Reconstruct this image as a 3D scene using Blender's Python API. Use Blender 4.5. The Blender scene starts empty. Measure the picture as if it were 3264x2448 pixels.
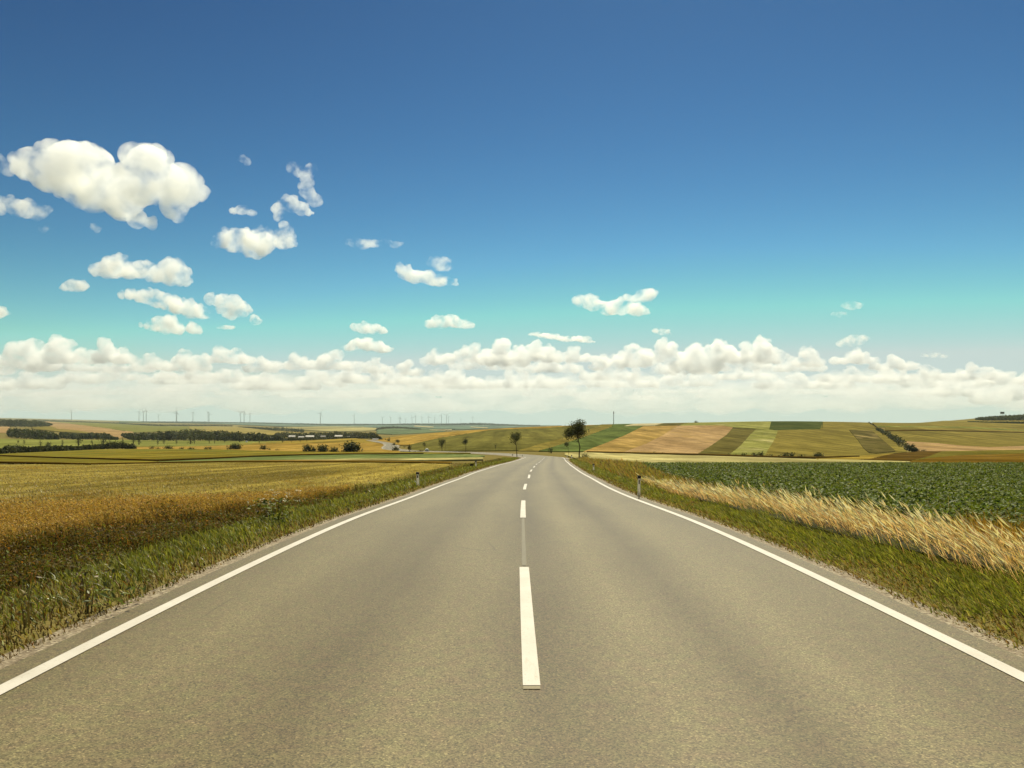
import bpy, math, random
import numpy as np
rng = np.random.default_rng(11)
random.seed(5)
C = bpy.context.scene.collection
F, HX, HY, CAMZ = 2500.0, 1632.0, 1350.0, 1.65      # focal length and horizon in photograph pixels, eye height in metres
R = math.radians

# ------------------------------------------------------------------ object helpers
def tag(o, label=None, cat=None, group=None, kind=None):
    if label: o['label'] = label
    if cat: o['category'] = cat
    if group: o['group'] = group
    if kind: o['kind'] = kind
    return o

def empty(name, loc=(0, 0, 0), rz=0.0):
    o = bpy.data.objects.new(name, None)
    o.empty_display_size = 0.2
    o.location = loc
    o.rotation_euler = (0, 0, rz)
    C.objects.link(o)
    return o

def link(name, me, mat=None, parent=None):
    o = bpy.data.objects.new(name, me)
    if mat: me.materials.append(mat)
    C.objects.link(o)
    if parent: o.parent = parent
    return o

def mesh_np(name, V, faces, col=None, smooth=False):
    """faces: list of int arrays, each (n, k)"""
    V = np.asarray(V, np.float32)
    me = bpy.data.meshes.new(name)
    me.vertices.add(len(V))
    me.vertices.foreach_set('co', V.ravel())
    faces = [np.asarray(f, np.int32) for f in faces if len(f)]
    idx = np.concatenate([f.ravel() for f in faces])
    tot = np.concatenate([np.full(len(f), f.shape[1], np.int32) for f in faces])
    start = np.concatenate([[0], np.cumsum(tot)[:-1]]).astype(np.int32)
    me.loops.add(len(idx))
    me.loops.foreach_set('vertex_index', idx)
    me.polygons.add(len(tot))
    me.polygons.foreach_set('loop_start', start)
    me.update(calc_edges=True)
    if smooth: me.polygons.foreach_set('use_smooth', np.ones(len(tot), bool))
    if col is not None:
        a = me.color_attributes.new('Col', 'FLOAT_COLOR', 'POINT')
        c4 = np.ones((len(V), 4), np.float32)
        c4[:, :3] = col
        a.data.foreach_set('color', c4.ravel())
    me.validate()
    return me

class MB:
    """collects simple solids into one mesh"""
    def __init__(s): s.v, s.f = [], []
    def add(s, v, f):
        b = len(s.v); s.v += [tuple(p) for p in v]; s.f += [tuple(i + b for i in q) for q in f]
    def box(s, c, d, taper=1.0):
        x, y, z = c; a, b, h = d[0] / 2, d[1] / 2, d[2] / 2
        t = taper
        s.add([(x - a, y - b, z - h), (x + a, y - b, z - h), (x + a, y + b, z - h), (x - a, y + b, z - h),
               (x - a * t, y - b * t, z + h), (x + a * t, y - b * t, z + h), (x + a * t, y + b * t, z + h), (x - a * t, y + b * t, z + h)],
              [(3, 2, 1, 0), (4, 5, 6, 7), (0, 1, 5, 4), (1, 2, 6, 5), (2, 3, 7, 6), (3, 0, 4, 7)])
    def tube(s, pts, rad, n=8, cap=True):
        P = [np.array(p, float) for p in pts]
        rings = []
        for i, p in enumerate(P):
            t = P[min(i + 1, len(P) - 1)] - P[max(i - 1, 0)]
            t /= np.linalg.norm(t) + 1e-9
            a = np.cross(t, (0, 1, 0) if abs(t[1]) < 0.9 else (1, 0, 0)); a /= np.linalg.norm(a)
            b = np.cross(t, a)
            rings.append([tuple(p + rad[i] * (math.cos(6.28319 * k / n) * a + math.sin(6.28319 * k / n) * b)) for k in range(n)])
        v = [q for r in rings for q in r]; f = []
        for i in range(len(P) - 1):
            for k in range(n):
                f.append((i * n + k, i * n + (k + 1) % n, (i + 1) * n + (k + 1) % n, (i + 1) * n + k))
        if cap:
            f.append(tuple(reversed(range(n)))); f.append(tuple((len(P) - 1) * n + k for k in range(n)))
        s.add(v, f)
    def build(s, name, mat, parent=None, smooth=False, loc=None):
        me = bpy.data.meshes.new(name)
        me.from_pydata(s.v, [], s.f); me.update()
        if smooth:
            for p in me.polygons: p.use_smooth = True
        o = link(name, me, mat, parent)
        if loc is not None: o.location = loc
        return o

def copy_tree(o, parent=None):
    c = o.copy(); C.objects.link(c)
    if parent: c.parent = parent
    for ch in list(o.children): copy_tree(ch, c)
    return c

# ------------------------------------------------------------------ materials
def newmat(name):
    m = bpy.data.materials.new(name); m.use_nodes = True
    nt = m.node_tree; nt.nodes.clear()
    out = nt.nodes.new('ShaderNodeOutputMaterial')
    return m, nt, out

def nd(nt, typ, props=None, **ins):
    n = nt.nodes.new('ShaderNode' + typ)
    for k, v in (props or {}).items(): setattr(n, k, v)
    for k, v in ins.items():
        key = int(k[1:]) if k[0] == 'i' and k[1:].isdigit() else k.replace('_', ' ')
        s = n.inputs[key]
        if isinstance(v, bpy.types.NodeSocket): nt.links.new(v, s)
        else: s.default_value = v
    return n

def rgba(c): return (c[0], c[1], c[2], 1.0)

def mix(nt, fac, a, b, mode='MIX'):
    n = nt.nodes.new('ShaderNodeMix'); n.data_type = 'RGBA'; n.blend_type = mode
    for s, v in ((n.inputs[0], fac), (n.inputs[6], a), (n.inputs[7], b)):
        if isinstance(v, bpy.types.NodeSocket): nt.links.new(v, s)
        elif isinstance(v, (tuple, list)): s.default_value = rgba(v)
        else: s.default_value = v
    return n.outputs[2]

def ramp(nt, fac, stops):
    n = nt.nodes.new('ShaderNodeValToRGB'); nt.links.new(fac, n.inputs[0])
    e = n.color_ramp.elements
    while len(e) < len(stops): e.new(0.5)
    for el, (p, c) in zip(e, stops):
        el.position = p; el.color = rgba(c) if isinstance(c, (tuple, list)) else (c, c, c, 1)
    return n.outputs[0]

def noise(nt, vec, scale, detail=3.0, rough=0.55, dist=0.0):
    return nd(nt, 'TexNoise', None, Vector=vec, Scale=scale, Detail=detail, Roughness=rough, Distortion=dist).outputs[0]

def mapped(nt, vec, scale=(1, 1, 1), rz=0.0, loc=(0, 0, 0)):
    return nd(nt, 'Mapping', None, Vector=vec, Scale=scale, Rotation=(0, 0, rz), Location=loc).outputs[0]

def objco(nt): return nd(nt, 'TexCoord').outputs['Object']

def plain(name, c, rough=0.6, spec=0.4, metal=0.0, var=0.15, scale=20.0):
    m, nt, out = newmat(name)
    co = objco(nt)
    n1 = noise(nt, co, scale, 4.0)
    colr = mix(nt, n1, [x * (1 - var) for x in c], [min(1, x * (1 + var)) for x in c])
    b = nd(nt, 'BsdfPrincipled', None, Base_Color=colr, Roughness=rough, Metallic=metal)
    b.inputs['Specular IOR Level'].default_value = spec
    nt.links.new(b.outputs[0], out.inputs[0])
    return m

def leafmat(name, tint=(1, 1, 1), rough=0.5, spec=0.35, trans=0.3, tcol=(1.25, 1.15, 0.5)):
    """plant tissue: colour comes from the per-blade attribute, part of the sunlight passes through"""
    m, nt, out = newmat(name)
    at = nd(nt, 'VertexColor', {'layer_name': 'Col'}).outputs[0]
    c1 = mix(nt, 1.0, at, tint, 'MULTIPLY')
    b = nd(nt, 'BsdfPrincipled', None, Base_Color=c1, Roughness=rough)
    b.inputs['Specular IOR Level'].default_value = spec
    t = nd(nt, 'BsdfTranslucent', None, Color=mix(nt, 1.0, c1, tcol, 'MULTIPLY'))
    mx = nd(nt, 'MixShader', None, Fac=trans)
    nt.links.new(b.outputs[0], mx.inputs[1]); nt.links.new(t.outputs[0], mx.inputs[2])
    nt.links.new(mx.outputs[0], out.inputs[0])
    return m

def fieldmat(name, c1, c2, rz=0.0, row=0.35, rows=0.25, patch=0.012, fine=1.2, bump=0.0, c3=None, stretch=0.04):
    """a crop seen as a canopy: broad patches of ripeness, drill rows along rz, fine stalk texture"""
    m, nt, out = newmat(name)
    co = objco(nt)
    c1 = [v * 0.86 for v in c1]; c2 = [v * 1.12 for v in c2]
    pn = noise(nt, mapped(nt, co, (1, .6, 1), rz), patch, 5.0, 0.65, 0.8)
    colr = mix(nt, ramp(nt, pn, [(0.36, 0.0), (0.64, 1.0)]), c1, c2)
    if c3:
        p2 = noise(nt, mapped(nt, co, (1, .5, 1), rz, (71, 13, 5)), patch * 2.6, 5.0, 0.65, 1.2)
        colr = mix(nt, ramp(nt, p2, [(0.53, 0.0), (0.66, 0.9)]), colr, c3)
    rn = noise(nt, mapped(nt, co, (1, stretch, 1), rz), rows, 4.0, 0.7)
    colr = mix(nt, min(1.0, row * 1.7), colr, mix(nt, 1.0, colr, ramp(nt, rn, [(0.3, 0.42), (0.5, 1.0), (0.7, 1.7)]), 'MULTIPLY'))
    mn = noise(nt, mapped(nt, co, (1, .35, 1), rz, (3, 40, 0)), max(patch * 9, .06), 5.0, 0.75)
    colr = mix(nt, 0.6, colr, mix(nt, 1.0, colr, ramp(nt, mn, [(0.34, 0.5), (0.5, 1.0), (0.66, 1.5)]), 'MULTIPLY'))
    fn = noise(nt, co, fine, 4.0, 0.7)
    colr = mix(nt, 0.55, colr, mix(nt, 1.0, colr, ramp(nt, fn, [(0.3, 0.4), (0.7, 1.6)]), 'MULTIPLY'))
    b = nd(nt, 'BsdfPrincipled', None, Base_Color=colr, Roughness=0.85)
    b.inputs['Specular IOR Level'].default_value = 0.0
    if bump:
        bp = nd(nt, 'Bump', None, Strength=0.8, Distance=bump, Height=fn)
        nt.links.new(bp.outputs[0], b.inputs['Normal'])
    nt.links.new(b.outputs[0], out.inputs[0])
    return m
# ------------------------------------------------------------------ the lie of the land
# near profile along the road (distance, metres below the eye), then the valley and the hills as (distance -> sight line) per bearing
RP_D = [0, 5, 9, 14.3, 18, 22.8, 26, 30.6, 39, 47, 70, 85, 110, 135, 160]
RP_Z = [1.65, 1.65, 1.69, 1.81, 1.97, 2.18, 2.30, 2.455, 2.735, 2.98, 3.75, 4.30, 5.20, 6.10, 6.95]
TX = [-1200, 0, 500, 1000, 1200, 1400, 1632, 1850, 2200, 2500, 2800, 3264, 4400]
TD = [150, 200, 270, 400, 600, 750, 900, 1100, 1400, 2000, 3000, 5000, 7500, 10500]
TY = [
 [1464, 1458, 1450, 1432, 1414, 1402, 1390, 1376, 1362, 1346, 1336, 1328, 1322, 1318],
 [1463, 1456, 1448, 1430, 1413, 1402, 1392, 1380, 1368, 1356, 1348, 1341, 1335, 1331],
 [1462, 1452, 1440, 1428, 1416, 1410, 1405, 1395, 1382, 1370, 1360, 1352, 1346, 1344],
 [1461, 1451, 1441, 1426, 1411, 1404, 1398, 1391, 1384, 1374, 1365, 1358, 1354, 1351],
 [1461, 1450, 1440, 1424, 1405, 1401, 1399, 1394, 1387, 1377, 1367, 1360, 1356, 1353],
 [1460, 1449, 1440, 1420, 1393, 1380, 1379, 1385, 1387, 1378, 1368, 1359, 1353, 1349],
 [1460, 1449, 1437, 1412, 1383, 1369, 1362, 1368, 1374, 1374, 1368, 1361, 1357, 1355],
 [1460, 1452, 1441, 1412, 1380, 1363, 1353, 1359, 1366, 1368, 1365, 1362, 1360, 1358],
 [1462, 1456, 1448, 1414, 1377, 1357, 1346, 1353, 1362, 1366, 1364, 1362, 1360, 1358],
 [1466, 1461, 1452, 1415, 1375, 1353, 1340, 1348, 1358, 1364, 1364, 1362, 1360, 1358],
 [1468, 1464, 1457, 1430, 1385, 1361, 1347, 1348, 1355, 1362, 1364, 1362, 1360, 1358],
 [1471, 1464, 1455, 1434, 1415, 1396, 1376, 1353, 1333, 1317, 1330, 1345, 1352, 1352],
 [1474, 1466, 1454, 1430, 1405, 1384, 1362, 1338, 1316, 1298, 1310, 1325, 1332, 1332]]
_gx = np.arange(-1200, 4401, 20.0)
_gl = np.linspace(math.log(150), math.log(10500), 170)
_t1 = np.array([np.interp(_gl, np.log(TD), r) for r in TY])
_G = np.array([np.interp(_gx, TX, _t1[:, j]) for j in range(len(_gl))]).T
def _blur(a, ax, k):
    p = [(0, 0), (0, 0)]; p[ax] = (k, k)
    b = np.pad(a, p, mode='edge'); s = 0
    for i in range(2 * k + 1):
        s = s + (b[i:i + a.shape[0]] if ax == 0 else b[:, i:i + a.shape[1]])
    return s / (2 * k + 1)
for _ in range(2): _G = _blur(_blur(_G, 0, 4), 1, 3)

_nd = np.arange(0, 161, 0.5)
_nz = np.interp(_nd, RP_D, RP_Z)
for _ in range(2): _nz[4:-4] = np.convolve(_nz, np.ones(9) / 9, 'valid')
def zg(X, Y):
    """ground height at world X, Y"""
    X = np.asarray(X, float); Y = np.maximum(np.asarray(Y, float), 0.0)
    near = np.interp(Y, _nd, _nz)
    Yc = np.clip(Y, 60.0, 10490.0)
    px = np.clip(HX + F * X / Yc, -1199, 4399)
    a = (px + 1200) / 20.0; i = a.astype(int); a = a - i
    l = np.clip((np.log(Yc) - _gl[0]) / (_gl[1] - _gl[0]), 0, len(_gl) - 1.001); j = l.astype(int); l = l - j
    y = (_G[i, j] * (1 - a) + _G[np.minimum(i + 1, len(_gx) - 1), j] * a) * (1 - l) + (_G[i, j + 1] * (1 - a) + _G[np.minimum(i + 1, len(_gx) - 1), j + 1] * a) * l
    far = (y - HY) / F * Yc
    w = np.clip((Y - 100) / 55.0, 0, 1); w = w * w * (3 - 2 * w)
    return CAMZ - (near * (1 - w) + far * w)

_YS = np.geomspace(2.5, 10400, 2600)
_prof = {}
def profile(x):
    k = round(float(x), 1)
    if k not in _prof:
        u = (k - HX) / F
        y = HY + F * (CAMZ - zg(u * _YS, _YS)) / _YS
        _prof[k] = np.minimum.accumulate(y)
    return _prof[k]
def depth(x, y, dmax=None):
    """how far the ground seen at photograph point x, y is; not beyond dmax (the crest of the near hill)"""
    m = profile(x)
    if dmax:
        m = m[:np.searchsorted(_YS, dmax)]
        j = int(np.argmin(m)); m = m[:j + 1]
    y = np.asarray(y, float)
    i = np.searchsorted(-m, -y)                      # first sample at or above y
    i = np.clip(i, 1, len(m) - 1)
    y0, y1 = m[i - 1], m[i]
    t = np.where(np.abs(y0 - y1) > 1e-6, np.clip((y0 - y) / np.maximum(y0 - y1, 1e-6), 0, 1), 0)
    return _YS[i - 1] * (1 - t) + _YS[i] * t
def at(x, y):
    d = float(depth(x, y)); X = (x - HX) / F * d
    return X, d, float(zg(X, d))
def at_d(x, d):
    X = (x - HX) / F * d
    return X, d, float(zg(X, d))

# ------------------------------------------------------------------ ground: one sheet
def build_ground():
    u = np.concatenate([np.linspace(-2.2, -0.8, 30)[:-1], np.linspace(-0.8, 0.8, 330), np.linspace(0.8, 2.2, 30)[1:]])
    ys = np.geomspace(2.0, 10400, 620)
    U, Yg = np.meshgrid(u, ys)
    X = U * Yg
    front = np.stack([X, Yg, zg(X, Yg)], -1)
    xb = front[0, :, 0]
    rows = [np.stack([xb * k, np.full_like(xb, yy), np.full_like(xb, 0.0)], -1) for yy, k in ((-60, 20), (-12, 8), (-3, 4), (0.5, 1.5))]
    A = np.concatenate([np.array(rows), front], 0)
    ny, nx = A.shape[:2]
    A[:, :, 2] -= 0.03
    I = np.arange(nx * ny).reshape(ny, nx)
    q = np.stack([I[:-1, :-1].ravel(), I[:-1, 1:].ravel(), I[1:, 1:].ravel(), I[1:, :-1].ravel()], 1)
    me = mesh_np('ground', A.reshape(-1, 3), [q], smooth=True)
    m, nt, out = newmat('meadow earth')
    co = objco(nt)
    n1 = noise(nt, co, 0.004, 5.0, 0.6, 0.5)
    c = mix(nt, ramp(nt, n1, [(0.35, 0.0), (0.65, 1.0)]), (0.145, 0.125, 0.042), (0.20, 0.155, 0.055))
    n2 = noise(nt, co, 0.9, 5.0, 0.65)
    c = mix(nt, ramp(nt, n2, [(0.35, 0.0), (0.65, 0.7)]), c, (0.10, 0.085, 0.03))
    b = nd(nt, 'BsdfPrincipled', None, Base_Color=c, Roughness=0.9)
    b.inputs['Specular IOR Level'].default_value = 0.0
    nt.links.new(b.outputs[0], out.inputs[0])
    tag(link('ground', me, m), kind='structure')

# ------------------------------------------------------------------ fields: crop canopies lying on the ground
def patch(name, top, bot, mat, label, layer=0, rise=0.0, kind='stuff', step=9.0, dmax=None):
    tx, ty = zip(*top); bx, by = zip(*bot)
    x0, x1 = max(tx[0], bx[0]), min(tx[-1], bx[-1])
    xs = sorted(set([round(v, 1) for v in list(np.arange(x0, x1, step)) + [x for x in tx + bx if x0 <= x <= x1] + [x1]]))
    xs2 = [xs[0]]
    for x in xs[1:]:
        dv = max(abs(np.interp(x, tx, ty) - np.interp(xs2[-1], tx, ty)), abs(np.interp(x, bx, by) - np.interp(xs2[-1], bx, by)))
        q = int(np.clip(dv / 3, 1, 12)); p0 = xs2[-1]
        xs2 += [round(p0 + (x - p0) * (i + 1) / q, 1) for i in range(q)]
    xs = sorted(set(xs2))
    if dmax is None: dmax = 940 if x0 > 1640 and x1 < 2920 else (860 if 1100 < x0 and x1 <= 1930 and min(by) > 1351.5 and max(ty) > 1395 else (2050 if x0 > 2760 else None))
    hmax = max(np.max(np.interp(xs, bx, by) - np.interp(xs, tx, ty)), 1)
    n = int(np.clip(hmax / 2.0, 3, 40))
    V = np.zeros((len(xs), n + 1, 3))
    for i, x in enumerate(xs):
        a, b = np.interp(x, tx, ty), np.interp(x, bx, by)
        d0, d1 = depth(x, a, dmax), depth(x, b, dmax)
        d = np.exp(np.linspace(np.log(max(d0, d1)), np.log(d1), n + 1))
        X = (x - HX) / F * d
        V[i, :, 0] = X; V[i, :, 1] = d
        V[i, :, 2] = zg(X, d) + 0.05 + d * 0.0006 + layer * (0.03 + d * 0.0003) + rise
    I = np.arange(V.shape[0] * V.shape[1]).reshape(V.shape[0], V.shape[1])
    f = np.stack([I[:-1, :-1].ravel(), I[:-1, 1:].ravel(), I[1:, 1:].ravel(), I[1:, :-1].ravel()], 1)
    # skirt down to the ground all round
    ring = list(I[:, -1]) + list(I[-1, ::-1][1:]) + list(I[::-1, 0][1:]) + list(I[0, :][1:-1])
    P = V.reshape(-1, 3)
    low = P[ring].copy(); low[:, 2] -= 0.35 + rise + low[:, 1] * 0.001
    k = len(P); m = len(ring)
    sk = np.array([(ring[i], k + i, k + (i + 1) % m, ring[(i + 1) % m]) for i in range(m)])
    me = mesh_np(name, np.concatenate([P, low]), [f, sk], smooth=False)
    me.polygons.foreach_set('use_smooth', np.concatenate([np.ones(len(f), bool), np.zeros(len(sk), bool)]))
    return tag(link(name, me, mat), label, kind=kind)
def S(r, g, b, k=0.56):
    """paint-chart colour (0-255) to a linear base colour"""
    r, g, b = (.86 * r + .14 * 152, .86 * g + .14 * 134, .86 * b + .14 * 76)
    f = lambda v: (v / 255 / 12.92) if v <= 10 else ((v / 255 + 0.055) / 1.055) ** 2.4
    return (f(r) * k * .77, f(g) * k * .83, f(b) * k * .90)

def build_fields():
    A = 0.5
    gold   = fieldmat('ripe barley', S(192, 150, 62), S(206, 166, 84), rz=1.35, rows=0.12)
    ochre  = fieldmat('ochre grain', S(190, 152, 80), S(200, 160, 92), rz=0.45, rows=0.10)
    salmon = fieldmat('rust grain', S(202, 158, 108), S(210, 170, 120), rz=0.45, rows=0.07, c3=S(202, 160, 90), row=.3)
    olive  = fieldmat('olive crop', S(122, 116, 56), S(136, 126, 62), rz=0.5, rows=0.1)
    dolive = fieldmat('dark olive crop', S(110, 98, 50), S(122, 110, 54), rz=0.4, rows=0.1)
    green  = fieldmat('green crop', S(96, 112, 56), S(106, 120, 60), rz=0.4, rows=0.12)
    dgreen = fieldmat('dark green crop', S(74, 88, 40), S(86, 96, 46), rz=0.2, rows=0.1, c3=S(104, 104, 54))
    lgreen = fieldmat('pale green crop', S(158, 156, 76), S(172, 168, 88), rz=-0.1, rows=0.1, c3=S(196, 182, 120))
    pale   = fieldmat('bleached straw', S(226, 206, 150), S(232, 212, 166), rz=0.4, rows=0.1)
    palest = fieldmat('pale straw crop', S(214, 196, 122), S(222, 204, 138), rz=1.5, rows=0.15, row=.45, c3=S(196, 172, 96))
    goldol = fieldmat('turning grain', S(168, 140, 58), S(180, 150, 66), rz=-0.15, rows=0.06, row=.5, c3=S(150, 128, 52))
    patchy = fieldmat('failed crop', S(98, 88, 46), S(108, 96, 48), rz=-0.3, rows=0.05, c3=S(176, 150, 96), stretch=.1)
    brown  = fieldmat('brown crop', S(100, 74, 26), S(110, 82, 32), rz=1.0, rows=0.1)
    bgold  = fieldmat('brown gold crop', S(128, 96, 28), S(146, 110, 40), rz=1.0, rows=0.1, c3=S(110, 78, 22))
    yolive = fieldmat('olive gold crop', S(150, 132, 60), S(162, 142, 68), rz=1.3, rows=0.1)
    meadow = fieldmat('valley meadow', S(142, 146, 66), S(158, 158, 80), rz=1.4, rows=0.05, c3=S(180, 172, 96))
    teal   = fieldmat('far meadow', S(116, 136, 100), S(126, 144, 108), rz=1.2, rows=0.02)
    dark   = fieldmat('ditch grass', S(72, 48, 8), S(86, 62, 14), rz=1.4, rows=0.1)
    beet   = fieldmat('beet tops', S(112, 128, 70), S(140, 150, 92), rz=1.4, rows=0.4, fine=2.2, c3=S(92, 110, 54))
    # --- right-hand hillside, near to far round the hill
    patch('barley_field', [(1180, 1404), (1300, 1388), (1400, 1379), (1500, 1372), (1600, 1365), (1700, 1358), (1790, 1355), (1920, 1351)],
          [(1180, 1405.5), (1230, 1413), (1270, 1421), (1302, 1421), (1345, 1410), (1400, 1398), (1500, 1382), (1560, 1372.5), (1600, 1370), (1735, 1367), (1800, 1361), (1871, 1361), (1920, 1352)], gold, 'golden barley field on the ridge above the road bend')
    patch('crop_field', [(1302, 1420), (1345, 1409), (1400, 1397), (1500, 1381), (1560, 1371.5), (1600, 1369), (1735, 1366), (1800, 1360), (1871, 1360), (1925, 1352)],
          [(1302, 1430), (1318, 1440), (1500, 1439), (1652, 1438), (1722, 1417), (1800, 1397), (1871, 1374), (1925, 1353)], olive, 'big olive green field sloping up behind the road trees')
    patch('grain_field', [(1652, 1437), (1722, 1416), (1800, 1396), (1871, 1373), (1920, 1352), (1955, 1350.5)],
          [(1652, 1438.5), (1717, 1439), (1768, 1425), (1871, 1392), (1950, 1362), (1955, 1351.5)], yolive, 'narrow olive gold strip climbing between two green fields')
    patch('green_crop_field', [(1717, 1438), (1768, 1424), (1871, 1391), (1950, 1361), (1985, 1359), (2050, 1359.5)],
          [(1717, 1440), (1860, 1441), (1925, 1416), (1993, 1388.5), (2050, 1360.3)], green, 'bright green strip climbing behind the tall roadside tree')
    patch('green_crop_field', [(1950, 1351), (1990, 1349.5), (2031, 1349)], [(1950, 1361), (1990, 1359), (2031, 1349.6)], green, 'green wedge on the crest below the mast')
    patch('straw_field', [(1990, 1359), (2031, 1349), (2126, 1346)], [(1990, 1360), (2088, 1359), (2126, 1347)], pale, 'bleached straw field on the crest right of the mast')
    patch('grain_field', [(2088, 1358), (2126, 1346), (2195, 1345)], [(2088, 1359), (2165, 1358.4), (2195, 1346.5)], dolive, 'small brown olive wedge on the crest')
    patch('grain_field', [(1860, 1440), (1925, 1416), (1993, 1388.5), (2050, 1360), (2160, 1358)],
          [(1860, 1442), (1985, 1445), (2060, 1416), (2110, 1391), (2160, 1359)], ochre, 'ochre grain strip beside the salmon coloured field')
    patch('ripe_field', [(1985, 1444), (2060, 1415), (2110, 1390), (2160, 1358.5), (2300, 1357), (2336, 1363.5)],
          [(1985, 1446), (2040, 1447), (2222, 1450), (2268, 1422), (2317, 1387), (2336, 1365)], salmon, 'large salmon coloured ripe field in the middle of the hillside')
    patch('crop_field', [(2222, 1449), (2268, 1421), (2317, 1386), (2336, 1364), (2408, 1370.3)],
          [(2222, 1451), (2322, 1454), (2360, 1423), (2390, 1389), (2408, 1371.5)], dolive, 'dark olive strip running up the hill beside the salmon field')
    patch('green_crop_field', [(2322, 1453), (2360, 1422), (2390, 1388), (2408, 1371), (2450, 1371), (2480, 1373)],
          [(2322, 1454.5), (2436, 1457), (2450, 1433), (2470, 1401), (2480, 1374)], lgreen, 'pale green patchy strip on the hillside')
    patch('green_crop_field', [(2165, 1357), (2195, 1345), (2300, 1341), (2459, 1338)],
          [(2165, 1358.6), (2300, 1358), (2345, 1364.5), (2450, 1371), (2452, 1369.5), (2459, 1343)], lgreen, 'pale green long field along the hilltop')
    patch('dark_crop_field', [(2452, 1369), (2459, 1338), (2510, 1338), (2612, 1340), (2623, 1340)],
          [(2452, 1370.5), (2470, 1373), (2500, 1372), (2623, 1370.5)], dgreen, 'dark green oblong field on the hilltop skyline')
    patch('ripening_field', [(2436, 1456), (2450, 1432), (2470, 1400), (2480, 1373), (2500, 1371.5), (2614, 1369.6), (2622, 1342), (2700, 1344), (2770, 1347), (2800, 1362), (2850, 1395), (2890, 1441)],
          [(2436, 1457), (2600, 1460), (2700, 1458), (2780, 1453), (2890, 1443)], yolive, 'broad olive gold field left of the slanting hedge')
    patch('failed_crop', [(2707, 1373.5), (2780, 1376), (2816, 1407), (2854, 1440)],
          [(2707, 1374.5), (2732, 1402), (2753, 1432), (2770, 1446), (2794, 1448), (2854, 1442)], patchy, 'grey brown failed patch in the olive gold field', layer=2)
    patch('fallow_field', [(2780, 1347), (2900, 1344), (3060, 1342), (3110, 1338), (3264, 1334), (3500, 1330)],
          [(2780, 1351), (2794, 1359), (2935, 1360), (3071, 1362), (3264, 1372), (3500, 1384)], yolive, 'olive band along the skyline below the dark wood')
    patch('straw_field', [(2790, 1358.5), (2935, 1359.5), (3071, 1361.5), (3264, 1371), (3500, 1383)],
          [(2792, 1362), (2935, 1363.5), (3071, 1366), (3264, 1375), (3500, 1388)], meadow, 'thin pale band crossing the far right slope')
    patch('crop_field', [(2800, 1362), (2935, 1363.3), (3071, 1365.7), (3264, 1375), (3500, 1387)],
          [(2820, 1374.5), (2935, 1372), (3071, 1375), (3264, 1380), (3500, 1393)], yolive, 'narrow olive band above a dark field edge')
    patch('field_edge', [(2820, 1374), (2935, 1371.5), (3071, 1374.5), (3264, 1379), (3500, 1392)],
          [(2820, 1376.5), (2935, 1374.8), (3071, 1377.5), (3264, 1381.5), (3500, 1395)], dark, 'dark grassy field edge across the far right slope', layer=1)
    patch('crop_field', [(2822, 1376), (2935, 1374.5), (3071, 1377), (3264, 1381), (3500, 1394)],
          [(2822, 1380), (2886, 1408.5), (2989, 1415), (3071, 1423), (3152, 1427), (3264, 1423), (3500, 1418)], yolive, 'wide olive field above the pink field')
    patch('ripe_field', [(2880, 1407.5), (2989, 1414), (3071, 1422), (3152, 1426), (3264, 1422), (3500, 1416)],
          [(2890, 1425), (2912, 1440), (3044, 1440), (3179, 1438.5), (3264, 1435.5), (3500, 1430)], salmon, 'pinkish ripe field right of the slanting hedge')
    patch('stubble_field', [(2600, 1459), (2700, 1457), (2780, 1452), (2850, 1447)], [(2600, 1466), (2740, 1468), (2772, 1465), (2850, 1449)], goldol, 'small tan strip below the failed patch')
    patch('ploughed_field', [(2740, 1467), (2772, 1463), (2851, 1447), (2935, 1440), (3003, 1439.7)], [(2740, 1468), (2780, 1469), (2903, 1472), (2950, 1460), (3003, 1441)], brown, 'dark brown wedge below the pink field')
    patch('green_crop_field', [(2903, 1471), (2950, 1459), (3003, 1440), (3264, 1435), (3500, 1431)], [(2903, 1472), (2960, 1463), (3050, 1454), (3264, 1448), (3500, 1444)], fieldmat('mown green', S(122, 112, 40), S(134, 120, 46), rz=1.2), 'green wedge right of the brown field')
    patch('ripe_field', [(2900, 1472), (2960, 1462), (3050, 1453), (3264, 1447), (3700, 1440)], [(2900, 1476), (3000, 1478), (3264, 1483), (3700, 1490)], bgold, 'brown gold field behind the leafy green crop')
    patch('straw_field', [(1800, 1445), (1860, 1443.5), (2000, 1447), (2200, 1452.5), (2400, 1458.5), (2600, 1465), (2740, 1468), (2903, 1473)],
          [(1800, 1452), (1850, 1468), (1900, 1477), (2000, 1484), (2200, 1485), (2600, 1485), (2800, 1481), (2903, 1475)], palest, 'pale straw coloured field behind the leafy green crop')
    patch('field_edge', [(1870, 1441.5), (2000, 1444.5), (2222, 1449.5), (2430, 1455.5), (2600, 1459.5), (2740, 1456)],
          [(1870, 1444), (2000, 1448), (2222, 1453.5), (2430, 1459.5), (2600, 1463), (2740, 1458)], dark, 'dark grassy margin at the foot of the hill', layer=2)
    # --- left-hand side
    patch('wheat_field', [(-900, 1490), (0, 1484), (300, 1482), (700, 1476), (1100, 1476), (1300, 1477.5), (1440, 1480)],
          [(-900, 1680), (0, 1660), (200, 1655), (500, 1650), (800, 1622), (1000, 1592), (1200, 1553), (1300, 1524), (1440, 1486)],
          fieldmat('wheat canopy', S(172, 148, 66), S(186, 162, 82), rz=1.45, rows=0.4, row=.6, patch=.05, fine=5.0, bump=.1, c3=S(158, 118, 38)), 'golden wheat field left of the road', step=6)
    patch('field_edge', [(-300, 1475), (0, 1476.5), (150, 1479), (290, 1483)], [(-300, 1479), (0, 1480), (150, 1483), (290, 1485)], dark, 'dark furrow at the back of the wheat field', layer=2)
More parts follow.
